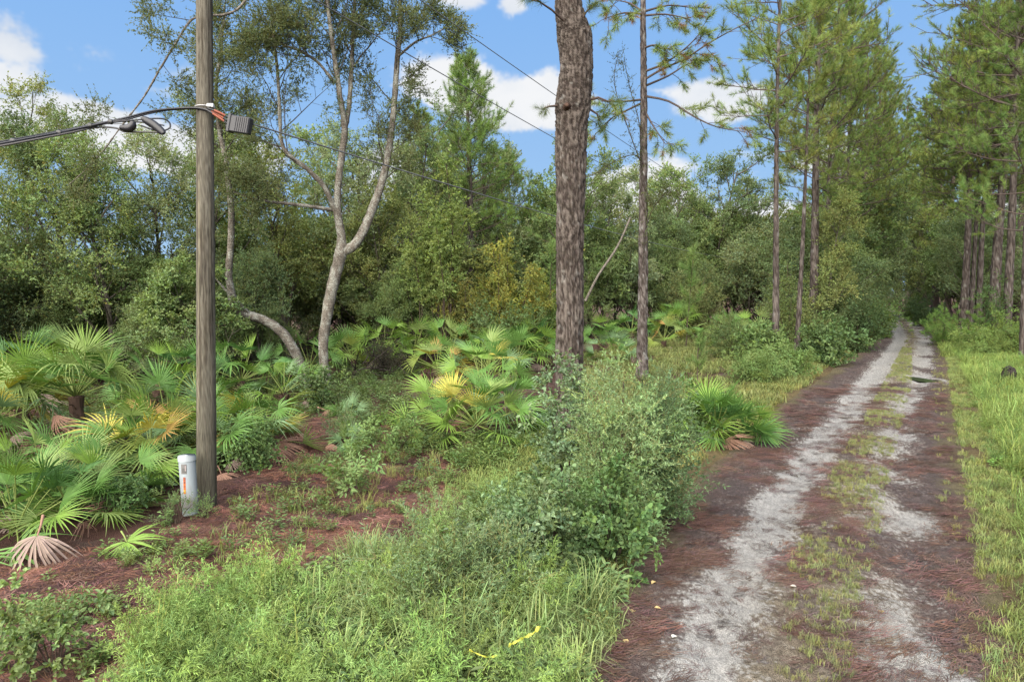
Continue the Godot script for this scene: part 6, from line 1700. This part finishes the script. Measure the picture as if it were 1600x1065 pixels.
func build_small_things() -> void:
	rng.seed = 1700
	# flagging tape caught in the weeds
	var tape := [
		["strip of yellow flagging tape twisted through the front weeds", PackedVector3Array([Vector3(-0.024, 0.475, -4.900), Vector3(0.024, 0.495, -4.910), Vector3(0.086, 0.508, -4.950), Vector3(0.155, 0.523, -4.980), Vector3(0.184, 0.542, -5.000), Vector3(0.220, 0.547, -5.050)]), 0.030],
		["shorter yellow tape scrap left of the twisted strip", PackedVector3Array([Vector3(-0.317, 0.457, -4.870), Vector3(-0.244, 0.445, -4.830), Vector3(-0.178, 0.436, -4.810), Vector3(-0.103, 0.446, -4.810)]), 0.018],
	]
	for t in tape:
		var w := smooth(t[1], 4)
		var at: Vector3 = w[0]
		var s := Shape.new()
		for k in w.size() - 1:
			var a := w[k] - at
			var b := w[k + 1] - at
			var u: Vector3 = Vector3(0.1, cos(k * 0.5), sin(k * 0.5)).normalized() * t[2] * (0.6 + 0.4 * sin(k * 0.9))
			var u2: Vector3 = Vector3(0.1, cos((k + 1) * 0.5), sin((k + 1) * 0.5)).normalized() * t[2] * (0.6 + 0.4 * sin((k + 1) * 0.9))
			s.face(a - u, a + u, b + u2, Color(0.72, 0.70, 0.12)); s.face(a - u, b + u2, b - u2, Color(0.62, 0.62, 0.12))
		var o := part("flagging_tape", s.mesh(), M.leaf, self)
		o.position = at
		tag(o, t[0], "tape")
	# a charred stump in the right verge
	var s2 := Shape.new()
	s2.tube(PackedVector3Array([Vector3(0, -0.1, 0), Vector3(0, 0.2, 0), Vector3(0.02, 0.48, 0), Vector3(0.03, 0.62, 0)]), PackedFloat32Array([0.26, 0.2, 0.2, 0.15]), 18, Color(0.05, 0.043, 0.037), 0.5, grain)
	for k in 14:
		var q := TAU * k / 14.0
		s2.leaf(Vector3(cos(q) * 0.12, 0.55, sin(q) * 0.12), Vector3(cos(q) * 0.5, rf(0.5, 1.2), sin(q) * 0.5).normalized(), Vector3.UP, rf(0.04, 0.11), 0.07, Color(0.045, 0.038, 0.033))
	s2.n = PackedVector3Array()
	var stump := part("tree_stump", s2.mesh(), M.bark, self)
	stump.position = on_ground(Vector3(15.932, 0.000, -21.796))
	tag(stump, "dark splintered stump in the tall grass of the right verge", "stump")
	# dead sticks in the brush heap and on the litter
	var pile := stand("stick_pile", on_ground(Vector3(-4.605, 0.000, -24.406)), "tangle of dark dead sticks in the brush heap", "brush pile")
	for k in 46:
		var b := Vector3(rf(-1.3, 1.3), rf(0.05, 0.5), rf(-0.8, 0.8))
		var w := shoot(b, (rdir() + Vector3(0, 0.3, 0)).normalized(), rf(0.6, 1.6), 4, 0.3, -0.3)
		for j in w.size(): w[j].y = maxf(w[j].y, 0.03)
		var s := Shape.new()
		s.tube(w, taper(5, rf(0.01, 0.028), 0.006), 5, Color(0.06, 0.05, 0.045) * rf(0.6, 1.8))
		part("stick", s.mesh(), M.bark, pile)
	var logs := [
		[PackedVector3Array([Vector3(4.353, 0.244, -17.500), Vector3(4.665, 0.211, -17.300), Vector3(4.989, 0.131, -17.000)]), 0.09, "dark rotten log behind the leaning palmetto"],
		[PackedVector3Array([Vector3(8.118, 0.036, -26.500), Vector3(8.122, -0.025, -24.600), Vector3(7.826, -0.043, -22.400)]), 0.12, "reddish rotten log in the grassy opening"],
		[PackedVector3Array([Vector3(-1.982, -0.112, -8.600), Vector3(-1.753, -0.089, -8.700), Vector3(-1.469, -0.056, -8.750)]), 0.012, "thin twig on the red litter in front of the weeds"],
		[PackedVector3Array([Vector3(-5.062, -0.081, -10.600), Vector3(-4.796, -0.112, -10.500), Vector3(-4.419, -0.096, -10.000)]), 0.02, "grey stick at the foot of the pole"],
		[PackedVector3Array([Vector3(-2.654, -0.065, -11.600), Vector3(-2.230, -0.047, -11.700), Vector3(-1.919, -0.060, -11.500)]), 0.012, "thin twig beside the low weed on the litter"],
		[PackedVector3Array([Vector3(-3.095, 1.556, -33.000), Vector3(-3.397, 2.638, -33.000), Vector3(-4.401, 3.554, -32.500)]), 0.05, "pale dead stem leaning below the bright sapling"],
		[PackedVector3Array([Vector3(3.228, 2.680, -30.000), Vector3(3.779, 3.798, -30.000), Vector3(4.682, 5.081, -30.500), Vector3(5.319, 6.398, -31.000)]), 0.06, "pale leaning dead stem between the two middle pines"],
	]
	for l in logs:
		var w := smooth(l[0], 4)
		var at: Vector3 = w[0]
		for k in w.size(): w[k] -= at
		var s := Shape.new()
		s.tube(w, taper(w.size(), l[1], l[1] * 0.7), 9, Color(0.11, 0.065, 0.05) if l[1] > 0.08 else Color(0.24, 0.21, 0.18), 0.3, grain)
		var o := part("fallen_branch" if l[1] < 0.08 else "rotten_log", s.mesh(), M.bark, self)
		o.position = at
		tag(o, l[2], "branch" if l[1] < 0.08 else "log")
	# a few pale fallen leaves on the lane
	for p in [[Vector3(3.573, 0.000, -6.399), "pale heart-shaped fallen leaf between the ruts"], [Vector3(1.008, 0.000, -5.832), "pale fallen leaf on the needles at the left of the lane"], [Vector3(1.179, 0.000, -6.412), "small yellow fallen leaf below the left verge"], [Vector3(1.426, 0.000, -6.465), "orange fallen leaf on the rusty needles by the left verge"], [Vector3(1.457, 0.000, -5.910), "white chip on the sand of the left rut"], [Vector3(2.922, 0.000, -6.895), "white chip between the ruts of the lane"], [Vector3(1.497, 0.000, -7.019), "yellow fallen leaf at the edge of the left verge"]]:
		var s := Shape.new()
		var d := Vector3(rf(-1, 1), 0, rf(-1, 1)).normalized()
		s.leaf(-d * 0.035, d, Vector3.UP, 0.07, 0.055, Color(0.55, 0.42, 0.2) if "white" not in p[1] else Color(0.7, 0.68, 0.64), true)
		var o := part("fallen_leaf", s.mesh(), M.leaf, self)
		var at: Vector3 = p[0]
		o.position = Vector3(at.x, road_height(at.x, at.z, table(LEFT_RUT, -at.z), table(RIGHT_RUT, -at.z)) + 0.015, at.z)
		tag(o, p[1], "leaf")
